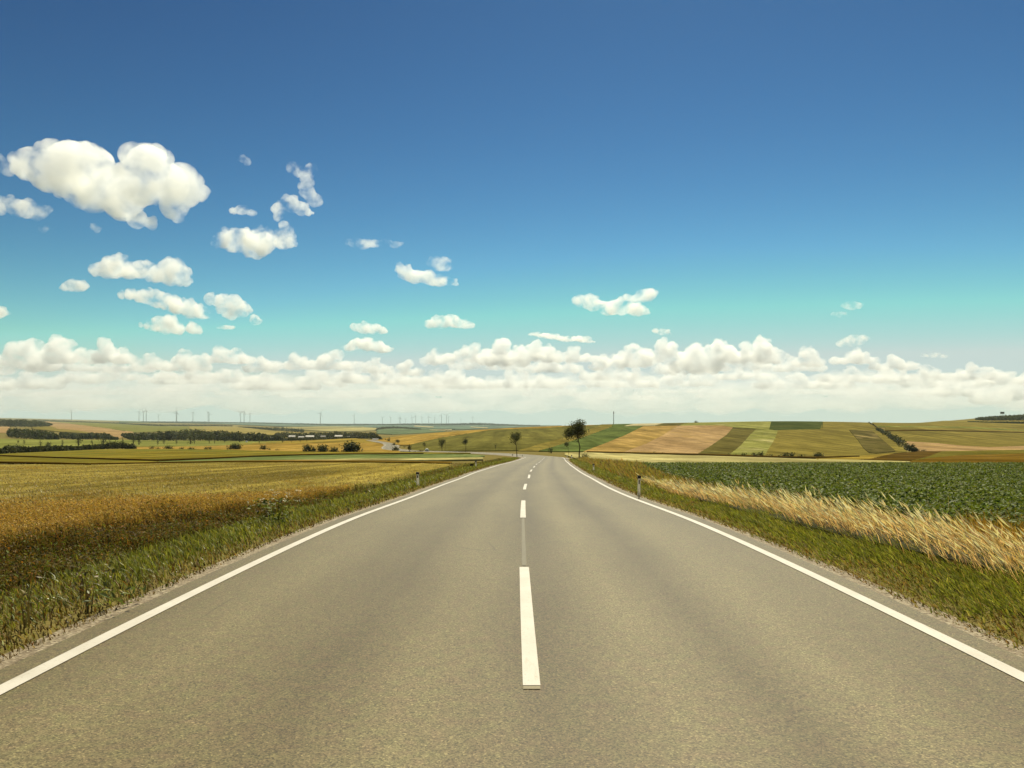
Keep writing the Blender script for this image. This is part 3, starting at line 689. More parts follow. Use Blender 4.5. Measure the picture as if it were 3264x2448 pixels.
def build_clouds():
    G = 'white clouds scattered in the blue sky'
    thick = cloud_mat('cumulus', 0.024, 120.0, 0.38, 0.64, detail=8.0)
    thin = cloud_mat('wispy cloud', 0.012, 90.0, 0.42, 0.72, detail=8.0)
    far = cloud_mat('far cumulus', 0.020, 130.0, 0.37, 0.62, detail=8.0)
    c = lambda lab, bl, D, mt, sz=1.13, **k: cloud('cloud', lab, [(b[0], b[1]) + tuple(v * sz for v in b[2:]) for b in bl], D, mt, G, **k)
    c('largest white cloud, a long lumpy mass high in the sky', Z([(200, 350, 100), (310, 250, 70), (330, 400, 120), (480, 400, 160), (600, 420, 160), (620, 530, 130), (560, 340, 90), (750, 520, 140), (800, 600, 105), (850, 290, 75), (930, 300, 85), (980, 390, 125), (900, 480, 140), (1050, 470, 130), (1180, 450, 90), (1200, 530, 90), (1285, 530, 50), (1120, 610, 85), (1130, 680, 40), (880, 700, 60), (970, 730, 38), (450, 500, 80)]), 3900, cloud_mat('great cumulus', 0.022, 115.0, 0.345, 0.66, detail=8.0), seed=1, amp=.2)
    c('ragged cloud cut by the picture edge under the largest cloud', Z([(-60, 610, 55), (0, 610, 50), (80, 620, 52), (170, 640, 55), (250, 660, 48), (310, 640, 24)]), 4400, thick, seed=2)
    c('thin wisp at the tail of the largest cloud', Z([(-20, 345, 50), (30, 370, 45), (60, 400, 30)]), 3900, thin, seed=3)
    c('tiny wisp under the ragged edge cloud', Z([(270, 770, 22), (295, 760, 18)]), 4800, thin, seed=4)
    c('tiny crescent wisp under the largest cloud', Z([(600, 750, 20), (625, 768, 22)]), 4800, thin, seed=5)
    c('faint puff alone in the blue above the plume', Z([(1550, 310, 24), (1580, 330, 24)]), 4000, thin, seed=6)
    c('tall forked plume of torn cloud', Z([(1870, 370, 28), (1905, 395, 28), (1990, 385, 32), (1955, 430, 32), (1965, 480, 36), (1975, 530, 36), (2010, 575, 38), (2035, 590, 24)]), 4200, cloud_mat('torn cloud', 0.016, 80.0, 0.42, 0.68, detail=8.0), seed=7, sz=1.32)
    c('hook shaped cloud below the forked plume', Z([(1790, 640, 35), (1860, 600, 42), (1930, 635, 36), (1980, 660, 20), (1780, 690, 22), (1822, 745, 24), (1850, 770, 26), (1830, 830, 50), (1800, 850, 34), (1860, 850, 30)]), 4700, thick, seed=8, sz=1.32)
    c('small low dome of cloud left of the hook', Z([(1500, 652, 22, 16), (1550, 645, 32, 24), (1610, 658, 25, 16)]), 4800, thick, seed=9, sz=1.32)
    c('plump cloud below the small dome', Z([(1400, 850, 32), (1480, 835, 55), (1540, 825, 55), (1600, 855, 62), (1680, 840, 62), (1650, 905, 42), (1690, 885, 45)]), 5000, thick, seed=10, sz=1.32)
    c('two peaked cloud in the middle of the left group', Z([(620, 1030, 38), (700, 1020, 58), (770, 1005, 62), (840, 1035, 50), (920, 1030, 55), (990, 1050, 50), (1045, 1055, 52), (1100, 1010, 58), (1150, 1050, 60), (1090, 1085, 44), (1200, 1100, 30)]), 6200, far, seed=11)
    c('small oval cloud left of the two peaked cloud', Z([(410, 1132, 24), (460, 1125, 36), (520, 1130, 34)]), 6500, far, seed=12)
    c('long sloping cloud of the left group', Z([(780, 1190, 24), (850, 1182, 36), (930, 1195, 44), (1010, 1212, 52), (1100, 1240, 55), (1200, 1270, 55), (1290, 1298, 42), (1345, 1310, 25)]), 7200, far, seed=13)
    c('rounded cloud touching the long sloping one', Z([(1350, 1215, 36), (1430, 1230, 44), (1500, 1240, 52), (1560, 1285, 44), (1480, 1305, 38), (1410, 1285, 24), (1630, 1345, 30), (1670, 1358, 16)]), 7200, far, seed=14)
    c('lumpy cloud lowest in the left group', Z([(905, 1380, 16), (970, 1380, 34), (1020, 1372, 42), (1100, 1372, 50), (1150, 1408, 34), (1060, 1408, 32), (1240, 1400, 36), (1280, 1420, 18)]), 8000, far, seed=15)
    c('tiny flat cloud right of the lumpy one', Z([(1410, 1395, 18, 11), (1450, 1395, 24, 14), (1490, 1396, 16, 10)]), 8200, far, seed=16)
    c('cloud tip at the picture edge above the cloud bank', Z([(-40, 1290, 40), (5, 1295, 34), (45, 1305, 16)]), 7600, far, seed=17)
    c('thin streak of cloud in the middle of the sky', DS([(765, 525, 9, 5), (782, 526, 13, 7), (805, 526, 10, 5), (832, 524, 8, 5), (850, 528, 12, 4)]), 5200, thin, seed=18, sz=1.6)
    c('wedge shaped cloud above the left trees', DS([(865, 580, 9), (878, 590, 13), (900, 600, 15, 12), (925, 600, 16, 12), (950, 606, 15, 10), (972, 610, 12, 6)]), 5600, far, seed=19, sz=1.25)
    c('faint veil above the wedge shaped cloud', DS([(935, 566, 9, 6), (952, 570, 14, 9), (962, 576, 9, 7)]), 5600, thin, seed=20, sz=1.6)
    c('broken cloud above the tall roadside tree', DS([(1246, 650, 8), (1258, 652, 12), (1275, 652, 15), (1290, 662, 13, 10), (1312, 668, 16, 12), (1342, 662, 20, 15), (1372, 668, 16, 11), (1392, 674, 8, 6)]), 6600, far, seed=21, sz=1.25)
    c('small puffs right above the broken cloud', DS([(1356, 643, 10, 7), (1378, 644, 12, 8), (1398, 638, 16, 12), (1409, 632, 9, 8)]), 6400, cloud_mat('puff', 0.018, 150.0, 0.36, 0.62), seed=22, sz=1.25)
    c('thin flake of cloud alone on the right', DS([(1828, 662, 7, 4), (1840, 661, 12, 6), (1852, 660, 7, 4)]), 6600, thin, seed=23, sz=1.6)
    c('tiny flake under the lone flake on the right', DS([(1808, 678, 7, 4), (1820, 681, 7, 4)]), 6600, thin, seed=24, sz=1.6)
    c('small cushion of cloud above the bank', DS([(768, 707, 9, 7), (785, 708, 13, 10), (805, 711, 14, 9), (824, 714, 10, 7)]), 8400, far, seed=25, sz=1.25)
    c('low triangular cloud resting over the bank', DS([(755, 752, 12, 6), (772, 744, 13, 10), (795, 744, 15, 12), (818, 750, 15, 9), (838, 756, 10, 5)]), 9500, far, seed=26, sz=1.25)
    c('lens shaped cloud above the middle of the bank', DS([(930, 700, 11, 7), (950, 696, 14, 11), (975, 693, 15, 11), (998, 700, 14, 8), (1014, 703, 9, 5)]), 8300, far, seed=27, sz=1.25)
    c('small puff above the right part of the bank', DS([(1420, 715, 9, 5), (1432, 717, 12, 6), (1443, 720, 7, 4)]), 8600, far, seed=28)
    c('flat streak capping the middle of the bank', DS([(1160, 722, 14, 4), (1190, 727, 18, 5), (1225, 732, 18, 5), (1255, 732, 16, 6), (1272, 738, 10, 3)]), 9800, far, seed=29)
    c('ragged tuft above the right end of the bank', DS([(1822, 741, 10, 5), (1842, 737, 15, 8), (1862, 733, 10, 5)]), 9500, thin, seed=30, sz=1.6)
    c('small flat cloud near the right picture edge', DS([(1998, 768, 10, 4), (2018, 767, 14, 5), (2036, 770, 9, 4)]), 9500, thin, seed=31)
    # the bank low over the horizon: heaps with flat bases in three ranks, each rank farther and so lower in the sky
    def heap(rr, x, top, base, w):
        h = base - top; bl = []
        n = max(3, int(w / (h * .42)))
        for i in range(n):
            t = (i + .5) / n * 2 - 1
            bl.append((x + t * w * .5, base - h * .24, h * rr.uniform(.30, .42), h * .22))
        for i in range(n + 1):
            t = rr.uniform(-.85, .85); e = (1 - t * t) ** .5 * rr.uniform(.55, 1.0)
            r = h * rr.uniform(.17, .30)
            bl.append((x + t * w * .48, base - max(h * e - r, h * .3), r, r * .9))
        bl.append((x + rr.uniform(-.12, .12) * w, top + h * .27, h * .27, h * .27))
        bl.append((x + rr.uniform(-.12, .12) * w, base - h * .45, h * .40, h * .32))
        return bl
    H1 = [(-180, 740, 150), (-60, 738, 150), (60, 731, 120), (140, 727, 110), (235, 733, 110), (330, 764, 80), (400, 757, 100), (488, 747, 120), (565, 770, 70), (640, 763, 130), (720, 757, 120), (805, 772, 80), (880, 778, 70), (945, 755, 70), (1015, 742, 110), (1090, 731, 110), (1160, 736, 110), (1235, 749, 110), (1310, 766, 70), (1365, 744, 90), (1430, 732, 110), (1500, 742, 100), (1560, 735, 110), (1640, 728, 110), (1745, 748, 55), (1845, 752, 90), (1930, 766, 100), (2010, 788, 90), (2110, 786, 130), (2230, 797, 140), (2360, 795, 150)]
    rr = np.random.default_rng(77)
    R1, R1b, R2, R3 = [], [], [], []
    for x, t, w in H1: R1 += heap(rr, x, t - 2, max(796 + rr.uniform(-14, 12), t + 36), w)
    x = -240
    while x < 2450:
        w = rr.uniform(70, 150); t = np.interp(x + w / 2, [h[0] for h in H1], [h[1] for h in H1]) + rr.uniform(22, 44)
        R1b += heap(rr, x + w / 2, t, t + rr.uniform(34, 48), w); x += w * rr.uniform(.7, 1.2)
    x = -200
    while x < 2450:
        w = rr.uniform(90, 220); t = rr.uniform(788, 812)
        R2 += heap(rr, x + w / 2, t, t + rr.uniform(34, 46), w); x += w * rr.uniform(.6, 1.0)
    x = -200
    while x < 2450:
        w = rr.uniform(120, 260); t = rr.uniform(822, 842)
        R3 += heap(rr, x + w / 2, t, t + rr.uniform(18, 28), w); x += w * rr.uniform(.6, 1.0)
    # a thin veil of distant cloud filling the strip under the heaps
    veil = []
    x = -260
    while x < 2500:
        veil.append((x, rr.uniform(826, 850), rr.uniform(50, 90), rr.uniform(20, 30))); veil.append((x + 20, rr.uniform(862, 880), rr.uniform(50, 90), rr.uniform(14, 22))); x += rr.uniform(30, 60)
    mt = cloud_mat('cloud veil', .00065, 900, .30, .62, aniso=.4, detail=5.0, stretch=2.6)
    cloud('cloud_veil', 'soft pale veil of cloud between the heaps and the horizon', DS(veil), 22000, mt, None, seed=90, amp=.3, depthk=1.2, res=60)
    for ri, (bl, D, rho, sc, lo, hi, lab) in enumerate([(R1, 13000, .0075, 260, .34, .56, 'upper rank of heaped cloud along the horizon'), (R1b, 15000, .006, 300, .34, .58, 'second rank of heaped cloud behind the upper one'), (R2, 18500, .0055, 420, .33, .60, 'middle rank of hazy cloud along the horizon'), (R3, 26000, .0032, 600, .33, .62, 'lowest rank of pale cloud just over the horizon')]):
        mt = cloud_mat('cloud bank', rho, sc, lo, hi, aniso=0.4, detail=6.0, stretch=1.3)
        cloud('cloud_bank', lab, DS(bl), D, mt, None, seed=60 + ri, amp=.45, depthk=1.5, res=D / F * (2.2 if ri == 0 else 2.6))
# ------------------------------------------------------------------ small plants, as many separate blades and leaves
def jitter(c, n, v=0.22, hue=0.08):
    c = np.array(c)[None, :] * (1 + rng.normal(0, v, (n, 1))) * (1 + rng.normal(0, hue, (n, 3)))
    return np.clip(c, 0.004, 0.9)
def pick(cols, wts, n, v=0.22):
    k = rng.choice(len(cols), n, p=np.array(wts) / np.sum(wts))
    return jitter((0, 0, 0), n) * 0 + np.clip(np.array(cols)[k] * (1 + rng.normal(0, v, (n, 1))) * (1 + rng.normal(0, .06, (n, 3))), 0.004, .9)

class Blades:
    def __init__(s): s.V, s.C, s.T, s.Q, s.n = [], [], [], [], 0
    def grass(s, P, h, w, lean, col, tipcol=None, bend=0.5):
        """two-joint blades: P (n,3), h, w (n), lean (n,2) sideways reach as a share of height"""
        n = len(P)
        a = rng.uniform(0, math.pi, n)
        sx, sy = np.cos(a) * w / 2, np.sin(a) * w / 2
        def ringpt(t, ww):
            c = P + np.stack([lean[:, 0] * h * (t * (1 - bend) + bend * t * t), lean[:, 1] * h * (t * (1 - bend) + bend * t * t), h * t * (1 - 0.25 * t * np.hypot(lean[:, 0], lean[:, 1]))], 1)
            o = np.stack([sx * ww, sy * ww, np.zeros(n)], 1)
            return c - o, c + o
        b0, b1 = ringpt(0, 1.0); m0, m1 = ringpt(0.55, .8); t0, _ = ringpt(1.0, 0.0)
        V = np.stack([b0, b1, m0, m1, t0], 1).reshape(-1, 3)
        i = np.arange(n) * 5 + s.n
        s.Q.append(np.stack([i, i + 1, i + 3, i + 2], 1)); s.T.append(np.stack([i + 2, i + 3, i + 4], 1))
        tc = col if tipcol is None else tipcol
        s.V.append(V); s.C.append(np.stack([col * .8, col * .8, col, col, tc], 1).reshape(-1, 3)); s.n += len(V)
    def seed(s, P, h, w, lean, col):
        """a seed head: a slim diamond leaning with the wind"""
        n = len(P); a = rng.uniform(0, math.pi, n)
        o = np.stack([np.cos(a) * w / 2, np.sin(a) * w / 2, np.zeros(n)], 1)
        d = np.stack([lean[:, 0], lean[:, 1], np.full(n, 1.0)], 1); d /= np.linalg.norm(d, axis=1)[:, None]
        mid = P + d * (h * .45)[:, None]
        V = np.stack([P, mid - o, P + d * h[:, None], mid + o], 1).reshape(-1, 3)
        i = np.arange(n) * 4 + s.n
        s.Q.append(np.stack([i, i + 1, i + 2, i + 3], 1)); s.V.append(V); s.C.append(np.repeat(col, 4, 0)); s.n += len(V)
    def leaf(s, P, size, col, up=0.6, aspect=0.6):
        """leaves: folded diamonds with random heading, mostly facing up"""
        n = len(P)
        N = rng.normal(0, 1, (n, 3)); N[:, 2] = np.abs(N[:, 2]) + up * 2; N /= np.linalg.norm(N, axis=1)[:, None]
        A = np.cross(N, rng.normal(0, 1, (n, 3))); A /= np.linalg.norm(A, axis=1)[:, None] + 1e-9
        B = np.cross(N, A)
        L = size[:, None]; W = L * aspect
        V = np.stack([P - A * L * .5, P - B * W * .5 + A * L * .05 + N * L * .06, P + A * L * .5 - N * L * .12, P + B * W * .5 + A * L * .05 + N * L * .06], 1).reshape(-1, 3)
        i = np.arange(n) * 4 + s.n
        s.T.append(np.stack([i, i + 1, i + 2], 1)); s.T.append(np.stack([i, i + 2, i + 3], 1))
        s.V.append(V); s.C.append(np.repeat(col, 4, 0)); s.n += len(V)
    def build(s, name, mat, parent=None):
        fs = []
        if s.Q: fs.append(np.concatenate(s.Q))
        if s.T: fs.append(np.concatenate(s.T))
        me = mesh_np(name, np.concatenate(s.V), fs, np.concatenate(s.C))
        return link(name, me, mat, parent)

def scatter(y0, y1, lo, hi, dens, side=None):
    """random points between lateral limits lo(Y)..hi(Y) (metres of X), density falls with distance: dens(Y) per square metre"""
    out = []
    ys = np.geomspace(y0, y1, max(3, int(40 * math.log(y1 / y0))))
    for a, b in zip(ys[:-1], ys[1:]):
        ym = (a + b) / 2; l, h = lo(ym), hi(ym)
        if h <= l: continue
        n = rng.poisson((b - a) * (h - l) * dens(ym))
        Y = rng.uniform(a, b, n); f = rng.uniform(0, 1, n)
        out.append(np.stack([l + f * (h - l), Y, f], 1))
    A = np.concatenate(out)
    return A
def on_ground(A, dz=0.0): return np.stack([A[:, 0], A[:, 1], zg(A[:, 0], A[:, 1]) + dz], 1)
def clumps(A, scale, seed=0):
    """smooth 0..1 variation over the ground"""
    r = np.random.default_rng(seed); v = 0
    for k in range(6):
        a = r.uniform(0, 6.283); f = r.uniform(.5, 1.6) / scale
        v = v + np.sin((A[:, 0] * math.cos(a) + A[:, 1] * math.sin(a)) * f * 6.283 + r.uniform(0, 6.283))
    return 0.5 + 0.5 * np.clip(v / 3.0, -1, 1)
def n01(n, m, s, lo=0.05): return np.maximum(rng.normal(m, s, n), lo)

K = 0.98
GREEN = [(.155 * K, .18 * K, .032 * K), (.21 * K, .225 * K, .045 * K), (.105 * K, .13 * K, .025 * K), (.30 * K, .295 * K, .11 * K)]
DRY = (.30 * K, .22 * K, .10 * K); STRAW = (.80 * K, .57 * K, .31 * K); RUST = (.30 * K, .14 * K, .035 * K); DARK = (.105 * K, .07 * K, .024 * K)

def build_verges():
    gm = leafmat('grass blade', trans=.4, rough=.45, spec=.22)
    L = lambda d: (lambda Y: float(xc(Y)) - 3.22 - d)
    Rr = lambda d: (lambda Y: float(xc(Y)) + 3.22 + d)
    dens = lambda k, lim=9.0: (lambda Y: k / (1 + (Y / lim) ** 2) + k * .02)
    # ---- right verge: short wind-combed grass
    B = Blades()
    A = scatter(2.6, 118, Rr(.38), lambda Y: Rr(2.6)(Y) + np.interp(Y, [0, 20, 30, 60, 118], [1.2, .8, 1.6, 3.0, 1.2]), dens(2400))
    n = len(A); cl = clumps(A, 3.2, 1); d = A[:, 0] - (xc(A[:, 1]) + 3.22); edge = np.clip((d - .4) / .8, 0, 1)
    keep = rng.uniform(0, 1, n) < .5 + .5 * edge; A, cl, d, edge = A[keep], cl[keep], d[keep], edge[keep]; n = len(A)
    far = np.clip(A[:, 1] / 40, 0, 1)
    h = n01(n, .085, .03) * (.35 + .65 * edge) * (.7 + .7 * cl) * (1 + .5 * far)
    col = pick(GREEN, [4, 3, 3, 2], n)
    br = (rng.uniform(0, 1, n) < np.clip(.8 - edge * 1.2, .0, 1) * .8 + .06 + .28 * (cl < .25))
    col[br] = pick([DRY, (.17, .105, .036), DARK, (.24, .17, .07)], [1.6, 3, 3.4, 2], br.sum())
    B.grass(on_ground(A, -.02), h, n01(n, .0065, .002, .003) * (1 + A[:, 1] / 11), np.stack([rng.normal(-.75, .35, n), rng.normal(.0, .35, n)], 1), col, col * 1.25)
    tag(B.build('verge_grass', gm), 'low wind combed grass on the right verge', kind='stuff')
    # ---- right: tall bleached grass, heads streaming to the left
    B = Blades()
    lo = lambda Y: float(xc(Y)) + 3.22 + np.interp(Y, [0, 8, 14, 22, 30, 34], [1.9, 1.85, 1.75, 1.6, 1.7, 2.0])
    hi = lambda Y: float(xc(Y)) + 3.22 + np.interp(Y, [0, 8, 14, 22, 28, 34], [3.5, 3.4, 3.1, 2.6, 2.1, 2.0])
    A = scatter(4.0, 34, lo, hi, lambda Y: 400 / (1 + (Y / 16) ** 2) + 36)
    n = len(A); cl = clumps(A, 2.5, 3); k = rng.uniform(0, 1, n) < (.35 + .75 * cl) * np.clip(.25 + (A[:, 2] + .25 * cl) * 2.2, 0, 1) * np.interp(A[:, 1], [4, 8, 13], [.35, .55, 1]); A = A[k]; n = len(A)
    lean = np.stack([rng.normal(-.62, .22, n), rng.normal(.06, .25, n)], 1)
    h = n01(n, .42, .11) * np.interp(A[:, 1], [0, 20, 34], [1.0, .95, .7])
    P = on_ground(A, -.02)
    col = pick([STRAW, (.60 * K, .44 * K, .21 * K), DRY], [6, 3, .7], n, .16)
    B.grass(P, h, n01(n, .0045, .001, .002) * (1 + A[:, 1] / 13), lean, col * np.array([.88, .86, .74]), col, bend=.6)
    tip = P + np.stack([lean[:, 0] * h, lean[:, 1] * h, h * (1 - .25 * np.hypot(lean[:, 0], lean[:, 1]))], 1)
    B.seed(tip - np.stack([lean[:, 0] * .04, lean[:, 1] * .04, np.full(n, .04)], 1), n01(n, .17, .04), n01(n, .014, .004, .005) * (1 + A[:, 1] / 22), lean * 1.9, np.clip(col * 1.12, 0, .6))
    tag(B.build('tall_dry_grass', leafmat('bleached grass', trans=.5, rough=.5, spec=.3, tcol=(1.15, 1.05, .8))), 'tall bleached grass bending left beside the green crop', kind='stuff')
    # ---- right: brownish rank grass farther along and under the tall grass
    B = Blades()
    lo2 = lambda Y: float(xc(Y)) + 3.22 + np.interp(Y, [0, 22, 30, 60, 110], [2.7, 2.3, 1.6, 1.8, 2.0])
    hi2 = lambda Y: np.interp(Y, [0, 14, 20, 36, 55, 75, 100, 118], [8.2, 7.5, 7.0, 7.7, 9.6, 12.4, 12.0, 11.5])
    A = scatter(3.5, 118, lo2, hi2, lambda Y: 520 / (1 + (Y / 14) ** 2) * float(np.interp(Y, [0, 18, 28], [.45, .5, 1])) + 10)
    n = len(A); col = pick([DRY, (.27 * K, .22 * K, .07 * K), RUST, GREEN[1], DARK], [3, 3, 1.0, 2.8, 1.0], n)
    nr = A[:, 1] < 26; col[nr] = pick([(.62 * K, .46 * K, .24 * K), (.45 * K, .34 * K, .14 * K), GREEN[1]], [4, 2, 1.5], nr.sum())
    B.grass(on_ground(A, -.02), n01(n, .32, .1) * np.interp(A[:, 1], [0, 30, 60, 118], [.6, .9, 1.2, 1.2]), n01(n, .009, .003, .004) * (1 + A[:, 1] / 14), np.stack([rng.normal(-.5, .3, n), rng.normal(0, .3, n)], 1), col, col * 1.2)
    tag(B.build('rank_grass', gm), 'brownish rank grass between the verge and the green crop', kind='stuff')
    # ---- left verge grass
    B = Blades()
    A = scatter(2.6, 135, lambda Y: L(2.8)(Y) - np.interp(Y, [0, 10, 40, 135], [.5, .3, .2, 1.0]), L(.42), dens(2300))
    n = len(A); cl = clumps(A, 3.0, 7); d = (xc(A[:, 1]) - 3.22) - A[:, 0]; edge = np.clip((d - .45) / .8, 0, 1)
    k = rng.uniform(0, 1, n) < .45 + .55 * edge; A, cl, d, edge = A[k], cl[k], d[k], edge[k]; n = len(A)
    far = np.clip(A[:, 1] / 40, 0, 1)
    h = n01(n, .092, .03) * (.35 + .65 * edge) * (.7 + .6 * cl) * (1 + .5 * far)
    col = pick(GREEN, [4, 4, 2, 2], n)
    near = np.clip(1.15 - A[:, 1] / 11, 0, 1)
    br = rng.uniform(0, 1, n) < np.clip(1 - edge * 1.2, 0, 1) * .7 + .04 + .32 * near + .18 * (cl < .25)
    col[br] = pick([DRY, (.16, .095, .03), DARK, (.13, .10, .03)], [1.4, 2.4, 4, 3], br.sum())
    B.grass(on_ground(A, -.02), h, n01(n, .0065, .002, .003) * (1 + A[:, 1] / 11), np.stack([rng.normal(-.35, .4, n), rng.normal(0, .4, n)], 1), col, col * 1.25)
    tag(B.build('verge_grass', gm), 'green and brown grass on the left verge', kind='stuff')
    # ---- left: dark weeds, then rusty dock and sorrel, in front of the wheat
    wm = leafmat('weed leaf', trans=.35, rough=.6, spec=.12)
    B = Blades()
    lo = lambda Y: L(0)(Y) - np.interp(Y, [0, 8, 14, 20, 30, 60, 110], [4.4, 4.4, 3.2, 2.6, 2.2, 2.4, 3.0])
    hi = lambda Y: L(0)(Y) - np.interp(Y, [0, 8, 14, 30, 110], [1.85, 1.85, 1.8, 1.85, 2.0])
    A = scatter(3.2, 110, lo, hi, lambda Y: 2600 / (1 + (Y / 11) ** 2) + 26)
    c0 = clumps(A, 1.7, 31); A = A[rng.uniform(0, 1, len(A)) < np.clip(.05 + (A[:, 2] + .55 * c0 - .12) * 1.9, 0, 1)]
    n = len(A); cl = clumps(A, 2.2, 9)
    hh = np.interp(A[:, 1], [0, 12, 16, 24, 110], [.46, .46, .38, .28, .34]) * (.55 + .6 * cl) * (1.05 - .65 * A[:, 2])
    P = on_ground(A); z = rng.beta(2.2, 1.3, n) * hh
    col = pick([DARK, (.115 * K, .085 * K, .028 * K), RUST, GREEN[2], (.16 * K, .11 * K, .035 * K)], [4, 3, .5, 2.4, 2], n)
    ru = rng.uniform(0, 1, n) < np.clip(.55 - A[:, 2], 0, 1) * .9
    col[ru] = pick([(.36 * K, .21 * K, .055 * K), (.28 * K, .17 * K, .045 * K), (.20 * K, .13 * K, .035 * K)], [2, 2, 2], ru.sum())
    gf = np.clip((A[:, 1] - 14) / 10, 0, 1); sw = rng.uniform(0, 1, n) < gf * .5
    col[sw] = pick([GREEN[2], GREEN[0], (.17 * K, .13 * K, .04 * K)], [2, 1, 2], sw.sum())
    P[:, 2] += z
    B.leaf(P, n01(n, .024, .009, .010) * (1 + A[:, 1] / 20), col, up=.3, aspect=.42)
    k = rng.uniform(0, 1, n) < .45; A2 = A[k]; m = len(A2)
    B.grass(on_ground(A2, -.02), hh[k] * rng.uniform(.8, 1.25, m), n01(m, .007, .002, .003) * (1 + A2[:, 1] / 18), rng.normal(-.15, .25, (m, 2)), col[k] * .8, col[k] * 1.2)
    tag(B.build('dark_weeds', wm), 'dark brown weeds between the left verge and the wheat', kind='stuff')
    B = Blades()
    lo = lambda Y: L(0)(Y) - np.interp(Y, [0, 10, 14, 20, 26], [9.5, 9.5, 7.4, 4.0, 2.4])
    hi = lambda Y: L(0)(Y) - np.interp(Y, [0, 8, 14, 20, 26], [3.6, 3.6, 2.7, 2.2, 2.3])
    A = scatter(5.5, 26, lo, hi, lambda Y: 2200 / (1 + (Y / 16) ** 2))
    n = len(A); cl = clumps(A, 2.6, 12)
    hh = np.interp(A[:, 1], [0, 11, 26], [.44, .44, .36]) * (.7 + .4 * cl)
    col = pick([(.40 * K, .265 * K, .085 * K), (.34 * K, .21 * K, .06 * K), (.43 * K, .32 * K, .12 * K), (.27 * K, .19 * K, .06 * K)], [3, 3, 2, 2], n)
    P = on_ground(A); P[:, 2] += rng.beta(3, 1.1, n) * hh
    B.leaf(P, n01(n, .017, .006, .008) * (1 + A[:, 1] / 20), col * 1.15, up=.2, aspect=.45)
    k = rng.uniform(0, 1, n) < .8; A2 = A[k]; m = len(A2)
    B.grass(on_ground(A2, -.02), hh[k] * rng.uniform(.85, 1.15, m), n01(m, .0045, .0015, .002) * (1 + A2[:, 1] / 16), rng.normal(-.25, .25, (m, 2)), col[k] * .85, col[k] * 1.15)
    tag(B.build('rusty_weeds', wm), 'rusty orange weeds along the near edge of the wheat', kind='stuff')
    # ---- wheat ears standing out of the canopy
    B = Blades()
    lo = lambda Y: -.68 * Y - 5
    hi = lambda Y: L(0)(Y) - np.interp(Y, [0, 10, 14, 20, 26, 110], [8.6, 8.4, 6.6, 3.4, 2.3, 3.0])
    A = scatter(8, 82, lo, hi, lambda Y: 420 / (1 + (Y / 17) ** 2) + 8)
    n = len(A); cl = clumps(A * np.array([1, .35, 1]), 1.6, 15)
    col = pick([(.42 * K, .335 * K, .13 * K), (.37 * K, .29 * K, .105 * K), (.49 * K, .41 * K, .19 * K), (.29 * K, .235 * K, .08 * K)], [3, 3, 2, 1.2], n, .14) * (.72 + .5 * cl)[:, None]
    h = n01(n, .09, .025) * (.7 + .6 * cl)
    B.grass(on_ground(A, .02), h, n01(n, .011, .003, .005) * (1 + A[:, 1] / 20), np.stack([rng.normal(-.3, .3, n), rng.normal(0, .3, n)], 1), col * .9, col * 1.1)
    tag(B.build('wheat_stalks', leafmat('wheat stalk', trans=.3, rough=.55, spec=.25, tcol=(1.1, 1, .6))), 'standing ripe wheat of the left field', kind='stuff')
    # ---- right: leafy crop
    B = Blades()
    lo = lambda Y: np.interp(Y, [0, 10, 14, 20, 36, 55, 75, 84], [7.6, 7.6, 7.0, 6.8, 7.5, 9.4, 12.2, 13])
    A = scatter(6.5, 80, lo, lambda Y: .68 * Y + 9, lambda Y: 800 / (1 + (Y / 23) ** 2) + 20)
    n = len(A); cl = clumps(A, 1.3, 21)
    P = on_ground(A); P[:, 2] += (.08 + rng.beta(2.2, 1.4, n) * .30) * (.75 + .4 * cl) - np.clip(A[:, 1] - 45, 0, 40) * .006
    col = pick([(.105 * K, .145 * K, .026 * K), (.14 * K, .18 * K, .034 * K), (.08 * K, .11 * K, .020 * K), (.22 * K, .25 * K, .07 * K)], [4, 3, 3, .5], n)
    B.leaf(P, n01(n, .055, .016, .025) * (1 + A[:, 1] / 55), col, up=.45, aspect=.66)
    k = rng.uniform(0, 1, n) < .08
    tag(B.build('leafy_crop', leafmat('crop leaf', trans=.3, rough=.55, spec=.12)), 'dark green leafy crop with glinting leaves on the right', kind='stuff')
    m = plain('dark soil', (.030, .030, .012), .9, .1, var=.4, scale=3.0)  # very dark earth tone for the soil sheet
    patch('crop_soil', [(2000, 1487), (2130, 1483), (3264, 1483), (4200, 1484)], [(2000, 1489), (2130, 1530), (2230, 1600), (2700, 1720), (3264, 1850), (4200, 1960)], m, 'dark soil under the leafy crop', kind='structure', step=12)
    # dried corner at the right edge of the crop
    B = Blades()
    A = scatter(10.5, 13.0, lambda Y: Y * .57, lambda Y: Y * .70 + 1, lambda Y: 420)
    n = len(A); col = pick([(.42 * K, .27 * K, .06 * K), (.34 * K, .20 * K, .045 * K)], [1, 1], n)
    B.grass(on_ground(A), n01(n, .34, .06), n01(n, .012, .003, .005), np.stack([rng.normal(-.3, .2, n), rng.normal(0, .2, n)], 1), col * .8, col)
    tag(B.build('yellow_grass', gm), 'yellowed grass patch at the crop edge on the right', kind='stuff')

